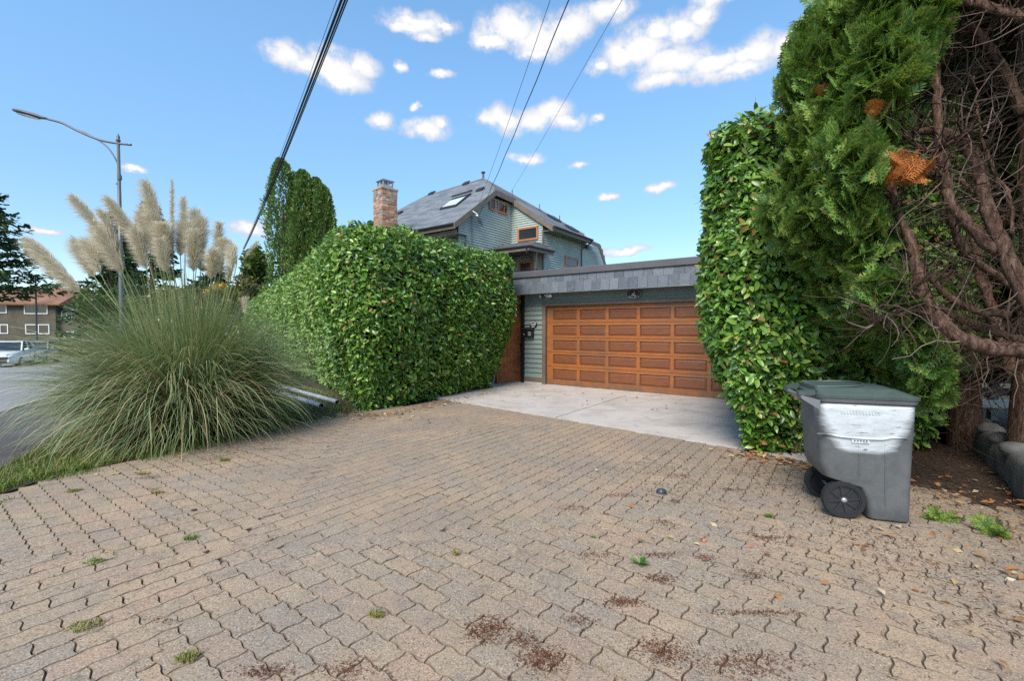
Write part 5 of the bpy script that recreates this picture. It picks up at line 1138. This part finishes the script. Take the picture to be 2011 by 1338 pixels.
broad(-21.5, 38, 4.6, 1.2, .9, 900, 'autumn_leaf', 'yellow autumn tree glimpsed between the plumes'); broad(-25.6, 40, 4.4, 1.5, 1.1, 900, 'autumn_leaf', 'golden autumn tree behind the pampas stems'); broad(-17.5, 31, 5.6, 1.0, 1.7, 2600, 'broad_leaf', 'small dark tree just left of the columnar cedars'); broad(-17.6, 29.5, 3.3, 1.8, 1.5, 2600, 'olive_leaf', 'rounded olive shrub above the far end of the street hedge'); broad(-29, 40, 3.4, 3.4, 2.2, 3200, 'olive_leaf', 'olive green shrubbery tree behind the pampas grass'); broad(-36, 41, 2.8, 3.2, 2.2, 3000, 'broad_leaf', 'leafy tree beside the brown house')
# sparse street bushes beside the parked cars
for (x, y, s, lab) in ((-39.5, 36, 1.3, 'dark shrub behind the parked cars'), (-44, 46, 1.8, 'rust-tinged shrub in front of the brown house')):
    c2 = thing('shrub', (x, y, gz(x, y)), lab, 'shrub'); n = 1600; P = np.array([x, y, gz(x, y) + s * .7]) + unit(rnd(n, 1.)) * (rng.uniform(0, 1, (n, 1)) ** .4) * np.array([s * 1.6, s, s * .8]); cards('foliage', P, rng.uniform(.12, .25, n), 'olive_leaf', c2, None, .5, .4); v, f = tube([(x, y, gz(x, y)), (x, y, gz(x, y) + s)], .05, 6); mesh('stem', v, f, 'bark', c2)
# ------------------------------------------------------------------ wheeled bin
BF = Fr((2.775, 3.885), R(-18))          # a forward, b across, ground under the axle centre
bn = thing('wheeled_bin', tuple(BF(.1, 0, 0)), 'grey wheeled bin with green lid and a patch of white paint', 'bin')
def ringp(a0, a1, w0, z, r=.06, n=5, w1=None):
    """rounded rectangle a0..a1 by width w0 (back) / w1 (front)"""
    w1 = w0 if w1 is None else w1; pts = []
    for (ca, cb, t0) in ((a1 - r, w1 - r, 0), (a0 + r, w0 - r, 90), (a0 + r, -w0 + r, 180), (a1 - r, -w1 + r, 270)):
        for i in range(n + 1):
            t = R(t0 + 90 * i / n); pts.append((ca + r * math.cos(t), cb + r * math.sin(t), z))
    return pts
def loft(rings, cap0=True, cap1=True):
    n = len(rings[0]); v = [p for r_ in rings for p in r_]; f = []
    for j in range(len(rings) - 1):
        for i in range(n): f.append([j * n + i, j * n + (i + 1) % n, (j + 1) * n + (i + 1) % n, (j + 1) * n + i])
    if cap0: f.append(list(range(n))[::-1])
    if cap1: f.append([(len(rings) - 1) * n + i for i in range(n)])
    return v, f
def bw(v): return [BF(*p) for p in v]
# body material: grey plastic with a hand-brushed white patch that stays on the near side
k = NT('bin_plastic'); ob = k.obj(); sx = k.n('ShaderNodeSeparateXYZ'); k.l(ob, sx.inputs[0])
g = k.ramp(k.noise(6, 6, .65), [(.3, (.085, .09, .092)), (.7, (.135, .14, .142))]); g = k.mix(k.rng(k.noise(26, 5, .7), .56, .72, 0, .5), g, (.17, .175, .18))
st_ = k.scale(ob, (7, 7, 42)); wob = k.math('MULTIPLY', k.math('SUBTRACT', k.noise(1., 6, .7, v=st_), .5), .13)
# patch outline in the bin's own frame: an upside-down dome of paint
ctr = k.math('SUBTRACT', sx.outputs[0], .125); ax_ = k.math('ABSOLUTE', ctr); half = k.math('ADD', k.math('MULTIPLY', k.math('POWER', k.math('MAXIMUM', k.rng(sx.outputs[2], .555, .92), 0.0), .6), .20), .13)
inx = k.math('SUBTRACT', k.math('ADD', half, wob), ax_); inz = k.math('ADD', k.math('SUBTRACT', sx.outputs[2], .555), k.math('MULTIPLY', wob, .25)); iny = k.math('MULTIPLY', k.math('ADD', sx.outputs[1], .14), -1.0)
m_ = k.math('MULTIPLY', k.math('MULTIPLY', k.rng(inx, -.03, .045), k.rng(inz, -.015, .03)), k.math('MULTIPLY', k.rng(iny, 0, .01), k.rng(sx.outputs[2], .945, .935)))
m_ = k.math('MULTIPLY', m_, k.rng(k.noise(1.3, 6, .7, v=st_), .30, .42)); wh = k.ramp(k.noise(9, 6, .6, v=k.scale(ob, (1, 1, 3))), [(.3, (.46, .49, .51)), (.6, (.60, .63, .65))])
k.set(k.mix(m_, g, wh), .55, 0, .4); k.bump(k.noise(3, 6, .7, v=st_), .12, .004); MAT['bin_plastic'] = k.m
k = NT('lid_plastic'); k.set(k.ramp(k.noise(5, 6, .65), [(.3, (.05, .075, .064)), (.7, (.082, .112, .098))]), .5, 0, .45); k.bump(k.noise(60, 3), .1, .003); MAT['lid_plastic'] = k.m
plain('rim_plastic', (.16, .165, .175), .5, .15, 6)
def bobj(name, v, f, mat, parent=bn, smooth=False):   # keeps the bin's own axes as object axes
    return obj(name, mdata(name, v, f, mat, smooth), parent, BF.M(0, 0, 0))
# body: full-length box above the wheel arch, narrower foot in front of the wheels
up = [ringp(-.14, .455, .255, .335, .05, 5), ringp(-.17, .458, .262, .46, .06, 5), ringp(-.178, .461, .272, .66, .065, 5), ringp(-.188, .461, .284, .70, .065, 5), ringp(-.192, .462, .290, .90, .065, 5), ringp(-.195, .462, .292, .955, .065, 5)]
foot = [ringp(.185, .452, .232, .012, .045, 5), ringp(.175, .456, .245, .03, .05, 5), ringp(.155, .456, .248, .16, .05, 5), ringp(.09, .455, .252, .27, .05, 5), ringp(-.10, .455, .2545, .318, .05, 5), up[0]]
v, f = loft(foot[:-1] + up, True, True); body = bobj('body', v, f, 'bin_plastic', bn, True)
for p_ in body.data.polygons: p_.use_smooth = True
# recessed arch panel above the axle, ribs and seams pressed into the side
for (a, z0, z1) in ((.10, .37, .62), (.275, .035, .64)):
    for s_ in (-1, 1):
        rb = []; 
        for z_ in np.linspace(z0, z1, 9):
            wv = np.interp(z_, [.012, .16, .335, .46, .66, .7, .9], [.232, .248, .255, .262, .272, .284, .29]); rb.append((a - .03 * (z_ - .3), s_ * (wv + .001), z_))
        v, f = tube(rb, .006, 6); bobj('rib', v, f, 'bin_plastic', body)
for s_ in (-1, 1):     # pressed ledge line at half height
    lp_ = [(-.205, s_ * .282, .688), (-.13, s_ * .284, .690), (-.04, s_ * .2845, .676), (.14, s_ * .2845, .672), (.24, s_ * .2845, .676), (.30, s_ * .284, .692), (.40, s_ * .284, .694)]
    v, f = tube(spline(lp_, 4), .007, 6); bobj('ledge', v, f, 'bin_plastic', body)
rimv, rimf = loft([ringp(-.20, .468, .300, .952, .07, 5), ringp(-.21, .476, .308, .958, .07, 5), ringp(-.21, .476, .308, .985, .07, 5), ringp(-.225, .475, .31, .988, .07, 5)], True, True); bobj('rim', rimv, rimf, 'rim_plastic', bn, True)
hv, hf = loft([[(-.31, b, .90), (-.31, b, .975), (-.40, b, .985), (-.405, b, .955)] for b in (-.2, .2)], True, True)
hb = MB(); 
for s_ in (-1, 1):
    q = [(-.19, s_ * .293, .885), (-.19, s_ * .293, .965), (-.30, s_ * .275, .992), (-.31, s_ * .275, .965)]; q2 = [(a, b - s_ * .05, z_) for a, b, z_ in q]; hb.add(q + q2, [[0, 1, 2, 3], [7, 6, 5, 4], [0, 4, 5, 1], [1, 5, 6, 2], [2, 6, 7, 3], [3, 7, 4, 0]])
hb.add(*tube([(-.305, -.275, .98), (-.305, .275, .98)], .016, 10)); bobj('handle', hb.v, hb.f, 'rim_plastic', bn)
# lid: shallow hipped dome with hinge lugs
lid = [ringp(-.215, .488, .318, .990, .075, 5), ringp(-.215, .490, .320, 1.012, .075, 5), ringp(-.20, .455, .30, 1.024, .07, 5), ringp(-.20, .36, .22, 1.062, .06, 5), ringp(-.18, .14, .15, 1.078, .06, 5), ringp(-.16, .10, .13, 1.078, .05, 5)]
v, f = loft(lid, True, True); lo = bobj('lid', v, f, 'lid_plastic', bn, False)
for s_ in (-1, 1):
    q = [(-.22, s_ * .27, 1.0), (-.22, s_ * .27, 1.045), (-.325, s_ * .235, 1.022), (-.33, s_ * .235, .995)]; q2 = [(a, b - s_ * .08, z_) for a, b, z_ in q]; bobj('hinge_lug', q + q2, [[0, 1, 2, 3], [7, 6, 5, 4], [0, 4, 5, 1], [1, 5, 6, 2], [2, 6, 7, 3], [3, 7, 4, 0]], 'lid_plastic', lo)
v, f = tube(spline([(-.19, -.20, 1.066), (-.03, -.205, 1.072), (.13, -.16, 1.082), (.19, 0, 1.085), (.13, .16, 1.082), (-.03, .205, 1.072), (-.19, .20, 1.066)], 5), .007, 6); bobj('raised_seam', v, f, 'lid_plastic', lo)
# lettering plate and worn raised words on the side
bobj('badge_frame', *(lambda q: (q[0], q[1]))(loft([[(a, -.2745 - e, z_) for a, z_ in ((.035, .632), (.155, .632), (.155, .668), (.035, .668))] for e in (0, .006)], True, True)), 'bin_plastic', body)
for q in range(5): bobj('badge_mark', [(.05 + .02 * q, -.2812, .643), (.062 + .02 * q, -.2812, .643), (.062 + .02 * q, -.2812, .657), (.05 + .02 * q, -.2812, .657)], [[0, 1, 2, 3]], 'rim_plastic', body)
for q in range(13):
    a = -.045 + .021 * q; o_ = loft([[(a + x, -.2905 - e, z_) for x, z_ in ((0, .868), (.013, .868), (.011, .892), (.002, .892))] for e in (0, .004)], True, True); bobj('raised_mark', o_[0], o_[1], 'bin_plastic', body)
# wheels
ax_v, ax_f = tube([(0, -.25, .153), (0, .25, .153)], .012, 8); bobj('axle', ax_v, ax_f, 'galv', bn)
for s_ in (-1, 1):
    b0, b1 = s_ * .195, s_ * .262; wv = []; wf = []; nseg = 48
    prof = [(.118, b0), (.146, b0), (.153, b0 + s_ * .012), (.153, b1 - s_ * .012), (.146, b1), (.118, b1)]
    for i in range(nseg):
        t = 2 * math.pi * i / nseg; lug = .0035 if i % 2 else 0
        for (r_, b) in prof: rr_ = r_ - (lug if r_ > .15 else 0); wv.append((rr_ * math.cos(t), b, .153 + rr_ * math.sin(t)))
    m = len(prof)
    for i in range(nseg):
        for j in range(m): wf.append([i * m + j, ((i + 1) % nseg) * m + j, ((i + 1) % nseg) * m + (j + 1) % m, i * m + (j + 1) % m])
    wh_ = bobj('wheel', wv, wf, 'rubber', bn)
    rb = MB(); bo = b1 - s_ * .008
    dv = [(.1195 * math.cos(t), bo - s_ * .012, .153 + .1195 * math.sin(t)) for t in np.linspace(0, 2 * math.pi, 32, endpoint=False)]; rb.add(dv + [(0, bo - s_ * .012, .153)], [[i, (i + 1) % 32, 32] for i in range(32)])
    for q in range(8):
        t = 2 * math.pi * q / 8 + .2; d = np.array([math.cos(t), 0, math.sin(t)]); sd = np.array([-math.sin(t), 0, math.cos(t)]) * .011; c0 = np.array([0, bo, .153]); y_ = np.array([0, s_ * -.011, 0])
        p = [c0 + d * .02 + sd, c0 + d * .02 - sd, c0 + d * .112 - sd * .6, c0 + d * .112 + sd * .6]; rb.add(p + [x + y_ for x in p], BOXF)
    rv = [(r_ * math.cos(t), b, .153 + r_ * math.sin(t)) for t in np.linspace(0, 2 * math.pi, 40, endpoint=False) for (r_, b) in ((.119, bo), (.108, bo), (.108, bo - s_ * .011))]; rb.add(rv, [[i * 3 + j, ((i + 1) % 40) * 3 + j, ((i + 1) % 40) * 3 + j + 1, i * 3 + j + 1] for i in range(40) for j in range(2)])
    bobj('rim', rb.v, rb.f, 'wheel_plastic', wh_)
    cv, cf = tube([(0, bo - s_ * .01, .153), (0, bo + s_ * .006, .153), (0, bo + s_ * .014, .153)], [.022, .022, .012], 14); bobj('hub_cap', cv, cf, 'galv', wh_, True)

# ------------------------------------------------------------------ kerb wall under the cedar
kw = thing('kerb_wall', (5.2, 5, 0), 'low worn concrete retaining kerb under the cedar at right', 'wall'); kd = np.array([6.31 - 4.42, 6.38 - 3.85]); kl = np.hypot(*kd); kd = kd / kl; KF = Fr((4.25, 3.6), math.atan2(kd[1], kd[0]))
v = []; f = []; segs = 40
for i in range(segs + 1):
    a = -1.2 + 6.2 * i / segs; t0 = .34 + .03 * float(vnoise([a, 0, 0], 3)); bo = .02 * float(vnoise([a, 1, 0], 4))
    for (b, z_) in ((.0 + bo, -.05), (.01 + bo, t0 * .5), (.0 + bo, t0 - .03), (-.03, t0), (-.22, t0 + .01), (-.26, t0 - .04), (-.26, -.05)): v.append(KF(a, -b if False else b, z_) if False else KF(a, b, z_))
for i in range(segs):
    for j in range(6): f.append([i * 7 + j, (i + 1) * 7 + j, (i + 1) * 7 + j + 1, i * 7 + j + 1])
KW = mesh('wall', v, f, 'old_concrete', kw, True)
for q in range(5):
    c0 = KF(1.0 + .55 * q + rng.normal(0, .1), -.10 + rng.normal(0, .03), .36); r_ = rng.uniform(.07, .14); sv_ = []; sf_ = []
    for i in range(7):
        for j in range(10):
            th, ph = math.pi * i / 6, 2 * math.pi * j / 10; d = np.array([math.sin(th) * math.cos(ph), math.sin(th) * math.sin(ph), .7 * math.cos(th)]); sv_.append(c0 + d * r_ * (1 + .22 * float(vnoise(d * 2 + q, 2.5))))
    for i in range(6):
        for j in range(10): sf_.append([i * 10 + j, (i + 1) * 10 + j, (i + 1) * 10 + (j + 1) % 10, i * 10 + (j + 1) % 10])
    mesh('cap_stone', sv_, sf_, 'old_concrete', kw, True)
# grey timber slats of a neighbour's fence glimpsed through the cedars
nf = thing('slat_fence', (6.6, 7.6, 0), 'pale weathered slat fence glimpsed through the dark cedars', 'fence'); NF = Fr((5.3, 7.9), R(-12))
for q in range(9): box('slat', NF, -.4, 4.2, 0, .03, .25 + .2 * q, .38 + .2 * q, 'old_concrete' if q % 3 else 'galv', nf)
for a in (-.2, 1.2, 2.6, 4.0): box('post', NF, a, a + .1, .031, .13, 0, 2.1, 'old_concrete', nf)

# ------------------------------------------------------------------ pipes on the verge
for (p, q, lab) in (((-3.52, 9.10, .06), (-6.1, 11.9, .02), 'grey plastic pipe lying nearest the hedge'), ((-3.66, 8.66, .06), (-6.0, 11.2, .02), 'grey plastic pipe lying on the grass nearer the pampas')):
    pt_ = thing('drain_pipe', p, lab, 'pipe', 'pipes on the verge'); p, q = np.array(p), np.array(q); d = (q - p); v = []; f = []; d_ = d / np.linalg.norm(d)
    o1 = tube([p, q], .05, 14, False); i1 = tube([p + d_ * .001, p + d_ * .5], .043, 14, False); mesh('pipe', o1[0], o1[1], 'pipe_grey', pt_, True); mesh('bore', i1[0], [x[::-1] for x in i1[1]], 'black_paint', pt_, True)
    e = [*o1[0][:14], *i1[0][:14]]; mesh('end_ring', e, [[i, (i + 1) % 14, 14 + (i + 1) % 14, 14 + i] for i in range(14)], 'pipe_grey', pt_)

# ------------------------------------------------------------------ small things on the pavers
def blob(name, c, r, mat, lab, cat, seed, ribs=0):
    v = []; f = []
    for i in range(9):
        for j in range(20):
            th, ph = math.pi * i / 8, 2 * math.pi * j / 20; k_ = 1 + (.18 * math.cos(ribs * ph) if ribs else .12 * math.sin(3 * ph + seed) * math.sin(th)); v.append(np.array(c) + np.array([math.sin(th) * math.cos(ph) * r[0] * k_, math.sin(th) * math.sin(ph) * r[1] * k_, math.cos(th) * r[2]]))
    for i in range(8):
        for j in range(20): f.append([i * 20 + j, (i + 1) * 20 + j, (i + 1) * 20 + (j + 1) % 20, i * 20 + (j + 1) % 20])
    return tag(mesh(name, v, f, mat, None, True), lab, cat)
blob('ribbed_shell', (1.40, 4.21, .012), (.042, .036, .036), 'shell_dark', 'dark ribbed shell-like lump lying on the pavers', 'shell', 1, 10)
blob('pebble', (1.39, 3.24, .012), (.022, .018, .016), 'pebble_pink', 'pink pebble lying beside red needles on the pavers', 'pebble', 2); blob('pebble', (-2.68, 3.78, .012), (.022, .018, .014), 'mulch', 'small brown cone-like lump on the left pavers', 'cone', 3, 6)

# ------------------------------------------------------------------ street lamps
sl_ = thing('street_lamp', (-17.2, 20, gz(-17.2, 20)), 'tall grey street lamp with curved bracket arm above the pampas', 'street lamp')
v, f = tube([(-17.2, 20, gz(-17.2, 20)), (-17.2, 20, 2), (-17.18, 20, 9.7)], [.12, .10, .055], 12); mesh('pole', v, f, 'lamp_grey', sl_, True)
v, f = tube([(-17.18, 20, 9.7), (-17.18, 20, 9.75), (-17.18, 20, 9.82), (-17.18, 20, 9.9), (-17.18, 20, 10.05)], [.06, .10, .05, .07, .005], 10); mesh('finial', v, f, 'lamp_grey', sl_, True)
v, f = tube(spline([(-16.75, 20, 9.58), (-17.18, 20, 9.62), (-18.0, 20, 9.78), (-18.9, 20, 10.15), (-19.6, 20, 10.5), (-20.25, 20, 10.68)], 6), .045, 8); mesh('arm', v, f, 'lamp_grey', sl_, True)
v, f = tube(spline([(-17.3, 20, 7.85), (-17.13, 20, 8.15), (-17.25, 20, 8.8), (-17.7, 20, 9.5), (-18.5, 20, 10.02), (-18.95, 20, 10.2)], 6), .03, 8); mesh('scroll_brace', v, f, 'lamp_grey', sl_, True)
v, f = tube([(-16.72, 20, 9.58), (-16.62, 20, 9.57)], [.06, .05], 8); mesh('arm_end', v, f, 'lamp_grey', sl_)
v, f = tube([(-17.16, 20, 8.05), (-17.16, 20, 8.25)], .085, 10); mesh('brace_collar', v, f, 'lamp_grey', sl_)
hv = []; hf = []
prof = [(0, .05, .05), (.12, .09, .06), (.5, .26, .10), (.95, .34, .11), (1.3, .26, .09), (1.48, .06, .04)]; m = 14
hd = unit(np.array([-1.0, 0, .24])); hs_ = np.array([0, 1., 0]); hu = np.cross(hs_, hd) * -1
hu = hu if hu[2] > 0 else -hu
for (t, w, h) in prof:
    for j in range(m):
        a = 2 * math.pi * j / m; hv.append(np.array([-20.25, 20, 10.68]) + hd * t + hs_ * w * math.cos(a) + hu * h * math.sin(a) * (1 if math.sin(a) > 0 else .6))
for i in range(len(prof) - 1):
    for j in range(m): hf.append([i * m + j, (i + 1) * m + j, (i + 1) * m + (j + 1) % m, i * m + (j + 1) % m])
lh_ = mesh('lamp_head', hv, hf + [list(range(m)), [(len(prof) - 1) * m + j for j in range(m)]], 'lamp_grey', sl_, True)
lz = [np.array([-20.25, 20, 10.68]) + hd * (.82 + .48 * math.cos(t)) + hs_ * .22 * math.sin(t) - hu * (.072) for t in np.linspace(0, 2 * math.pi, 20, endpoint=False)]
mesh('lens', *prism(lz, -hu * .02), 'headlamp', lh_)
s2 = thing('street_lamp', (-50.3, 48, gz(-50.3, 48)), 'distant thin street lamp in front of the brown house', 'street lamp')
v, f = tube([(-50.35, 48, gz(-50.3, 48)), (-50.3, 48, 7.2)], [.10, .06], 8); mesh('pole', v, f, 'lamp_grey', s2); v, f = tube(spline([(-51.0, 48, 7.05), (-50.3, 48, 7.1), (-48.9, 48, 7.1)], 4), .04, 6); mesh('arm', v, f, 'lamp_grey', s2); v, f = tube([(-48.9, 48, 7.1), (-48.2, 48, 7.12)], [.07, .12], 8); mesh('lamp_head', v, f, 'lamp_grey', s2)
v, f = tube(spline([(-50.3, 48, 5.6), (-50.0, 48, 6.4), (-49.2, 48, 7.0)], 4), .03, 6); mesh('brace', v, f, 'lamp_grey', s2)

# ------------------------------------------------------------------ overhead lines
def cable(name, p, q, sag, r, lab, group, mat='cable_black', n=40, twist=0.):
    p, q = np.array(p, float), np.array(q, float); pts = [p + (q - p) * t - np.array([0, 0, 4 * sag * t * (1 - t)]) + (np.array([math.sin(t * 60 * twist), 0, math.cos(t * 60 * twist)]) * .007 if twist else 0) for t in np.linspace(0, 1, n)]
    v, f = tube(pts, r, 6); return tag(mesh(name, v, f, mat), lab, 'cable', group)
FE = (-21.0, 35.6, 7.75)
for (dx, dz, r, lab) in ((-.10, .0, .006, 'thin wire on the left side of the heavy cable bundle'), (0, .0, .026, 'thickest black cable in the middle of the heavy bundle'), (.055, -.05, .02, 'second thick black cable of the heavy bundle'), (.12, -.02, .013, 'black cable on the right side of the heavy bundle')):
    cable('power_cable', (2.62 + dx, 0, 8.34 + dz), (FE[0] + dx * .6, FE[1], FE[2] + dz), .42, r, lab, 'heavy cable bundle over the street')
pE = HO(.15, 1.2, 7.32)
cable('service_wire', (3.0, -4, 8.75), tuple(pE), .35, .006, 'thin service wire nearest the left, running to the house gable', 'service wires to the house', 'cable_black')
cable('service_wire', (3.45, -4, 8.9), tuple(HO(.1, 1.5, 7.25)), .45, .012, 'thick twisted service cable running to the house gable', 'service wires to the house', 'cable_black', 90, 1.)
cable('service_wire', (4.6, -4, 8.7), tuple(HO(.08, 4.0, 8.75)), .25, .006, 'right-hand thin wire running to the top gable window', 'service wires to the house', 'cable_black')

# ------------------------------------------------------------------ brown house across the street
LB = Fr((-66, 62), R(8)); zb = -1.6; bh = thing('brown_house', (-66, 62, zb), 'olive brown two-storey house with rusty roof across the street', 'house')
box('wall', LB, -12, 3.2, 0, 9, zb, 4.9, 'wall_olive', bh); box('wing_wall', LB, 3.2, 9, .6, 8, zb, 4.0, 'wall_olive', bh)
rf_ = mesh('roof', *prism([LB(-13, -.7, 4.7), LB(-13, -.7, 4.9), LB(-13, 4.5, 7.5), LB(-13, 9.7, 4.9), LB(-13, 9.7, 4.7)], LB.u * 17.2), 'roof_rust', bh)
mesh('wing_roof', *prism([LB(3.9, .1, 3.85), LB(3.9, .1, 4.0), LB(3.9, 4.3, 5.9), LB(3.9, 8.4, 4.0), LB(3.9, 8.4, 3.85)], LB.u * 5.8), 'roof_grey', bh)
def bwin(a0, a1, z0, z1, b, bars=(.5,)):
    o = MB()
    for (x0, x1, y0, y1) in ((a0, a1, z0, z0 + .12), (a0, a1, z1 - .12, z1), (a0, a0 + .12, z0 + .12, z1 - .12), (a1 - .12, a1, z0 + .12, z1 - .12)) + tuple((a0 + (a1 - a0) * q - .05, a0 + (a1 - a0) * q + .05, z0 + .12, z1 - .12) for q in bars): o.add(boxv(LB, x0, x1, b - .08, b - .001, y0, y1), BOXF)
    w = o.build('window', 'white_paint', bh); mesh('pane', boxv(LB, a0 + .1, a1 - .1, b - .03, b - .002, z0 + .1, z1 - .1), BOXF, 'window_glass', w)
for (a0, a1, z0, z1, b, bars) in ((-.55, 2.3, 3.5, 4.7, 0, (.55,)), (-.45, 2.45, .75, 2.1, 0, (.55,)), (-4.6, -2.6, 3.6, 4.75, 0, (.5,)), (-4.4, -2.5, .8, 2.1, 0, (.5,)), (3.5, 4.85, 2.95, 3.8, .6, (.5,)), (3.6, 5.0, .25, 1.1, .6, (.5,)), (-8.6, -6.2, 3.5, 4.7, 0, (.5,))): bwin(a0, a1, z0, z1, b, bars)

# ------------------------------------------------------------------ parked cars
def car(x, y, ang, paint, lab):
    z0 = gz(x, y) + .0; C = Fr((x, y), ang); c = thing('parked_car', (x, y, z0), lab, 'car', 'cars parked across the street'); T = lambda a, b, z_: C(a, b, z0 + z_)
    # body sections from nose (+a) to tail: half width, sill height, belt height
    secs = [(2.32, .62, .34, .72), (2.22, .82, .27, .92), (1.9, .90, .25, 1.0), (1.0, .93, .25, 1.06), (0, .94, .25, 1.08), (-1.2, .94, .25, 1.10), (-1.95, .90, .28, 1.12), (-2.25, .82, .34, 1.08), (-2.32, .7, .45, .9)]
    v = []; f = []; m = 10
    for (a, w, s, t) in secs:
        for (b, z_) in ((-w * .9, s), (-w, s + .12), (-w, (s + t) / 2), (-w * .98, t - .1), (-w * .9, t), (w * .9, t), (w * .98, t - .1), (w, (s + t) / 2), (w, s + .12), (w * .9, s)): v.append(T(a, b, z_))
    for i in range(len(secs) - 1):
        for j in range(m): f.append([i * m + j, i * m + (j + 1) % m, (i + 1) * m + (j + 1) % m, (i + 1) * m + j])
    f += [list(range(m)), [(len(secs) - 1) * m + j for j in range(m)][::-1]]; mesh('body', v, f, paint, c, True)
    gl = [(1.05, .84, 1.05, 1.05), (.25, .72, 1.05, 1.60), (-.4, .72, 1.05, 1.66), (-1.5, .70, 1.08, 1.62), (-2.15, .78, 1.08, 1.12)]
    v = []; f = []
    for (a, w, s, t) in gl:
        for (b, z_) in ((-.87, s), (-w, t - .02), (w, t - .02), (.87, s)): v.append(T(a, b, z_))
    for i in range(4):
        for j in range(3): f.append([i * 4 + j, i * 4 + j + 1, (i + 1) * 4 + j + 1, (i + 1) * 4 + j])
    mesh('glasshouse', v, f, 'window_glass', c)
    mesh('roof_panel', *prism([T(.28, -.70, 1.6), T(-.4, -.70, 1.66), T(-1.55, -.68, 1.62), T(-1.55, .68, 1.62), T(-.4, .70, 1.66), T(.28, .70, 1.6)], np.array([0, 0, .04])), paint, c)
    for s_ in (-1, 1):
        for (p0, p1) in (((1.05, .87, 1.06), (.25, .73, 1.62)), ((-.45, .885, 1.08), (-.45, .73, 1.65)), ((-1.45, .885, 1.08), (-1.5, .71, 1.62)), ((-2.15, .84, 1.1), (-1.5, .71, 1.62))):
            vv, ff = tube([T(p0[0], s_ * p0[1], p0[2]), T(p1[0], s_ * p1[1], p1[2])], .045, 6); mesh('pillar', vv, ff, paint, c)
        vv, ff = tube([T(.85, s_ * .95, 1.12), T(.78, s_ * 1.12, 1.15)], [.05, .11], 8); mesh('mirror', vv, ff, paint, c)
        mesh('headlight', *prism([T(2.26, s_ * .50, .82), T(2.1, s_ * .88, .86), T(2.1, s_ * .88, .95), T(2.26, s_ * .50, .90)], C.u * .05), 'headlamp', c)
        for a in (1.42, -1.42):
            vv, ff = tube([T(a, s_ * .70, .34), T(a, s_ * .955, .34)], .34, 20); w = mesh('wheel', vv, ff, 'rubber', c); vv, ff = tube([T(a, s_ * .957, .34), T(a, s_ * .972, .34)], .23, 16); mesh('rim', vv, ff, 'galv', w)
    mesh('grille', *prism([T(2.30, -.48, .50), T(2.30, .48, .50), T(2.27, .52, .72), T(2.27, -.52, .72)], C.u * .05), 'dark_metal', c); mesh('lower_intake', *prism([T(2.30, -.55, .34), T(2.30, .55, .34), T(2.33, .5, .44), T(2.33, -.5, .44)], C.u * .04), 'dark_metal', c)
    for s_ in (-1, 1):
        for (a0, a1) in ((.95, -.42), (-.48, -1.35)): vv, ff = tube([T(a1 + .02, s_ * .945, .35), T(a1 + .02, s_ * .945, 1.0)], .008, 4); mesh('door_seam', vv, ff, 'dark_metal', c)
        vv, ff = tube([T(1.4, s_ * .93, .28), T(-1.4, s_ * .94, .28)], .035, 6); mesh('sill', vv, ff, 'dark_metal', c)
car(-33.4, 30.0, math.atan2(-.83, .56), 'car_white', 'white crossover car parked across the street, cut by the left edge')
car(-36.6, 34.8, math.atan2(-.83, .56), 'car_grey', 'grey car parked behind the white one, half hidden by pampas blades')

scene.render.film_transparent = False
for o_ in scene.objects:
    if '_origin' in o_: del o_['_origin']
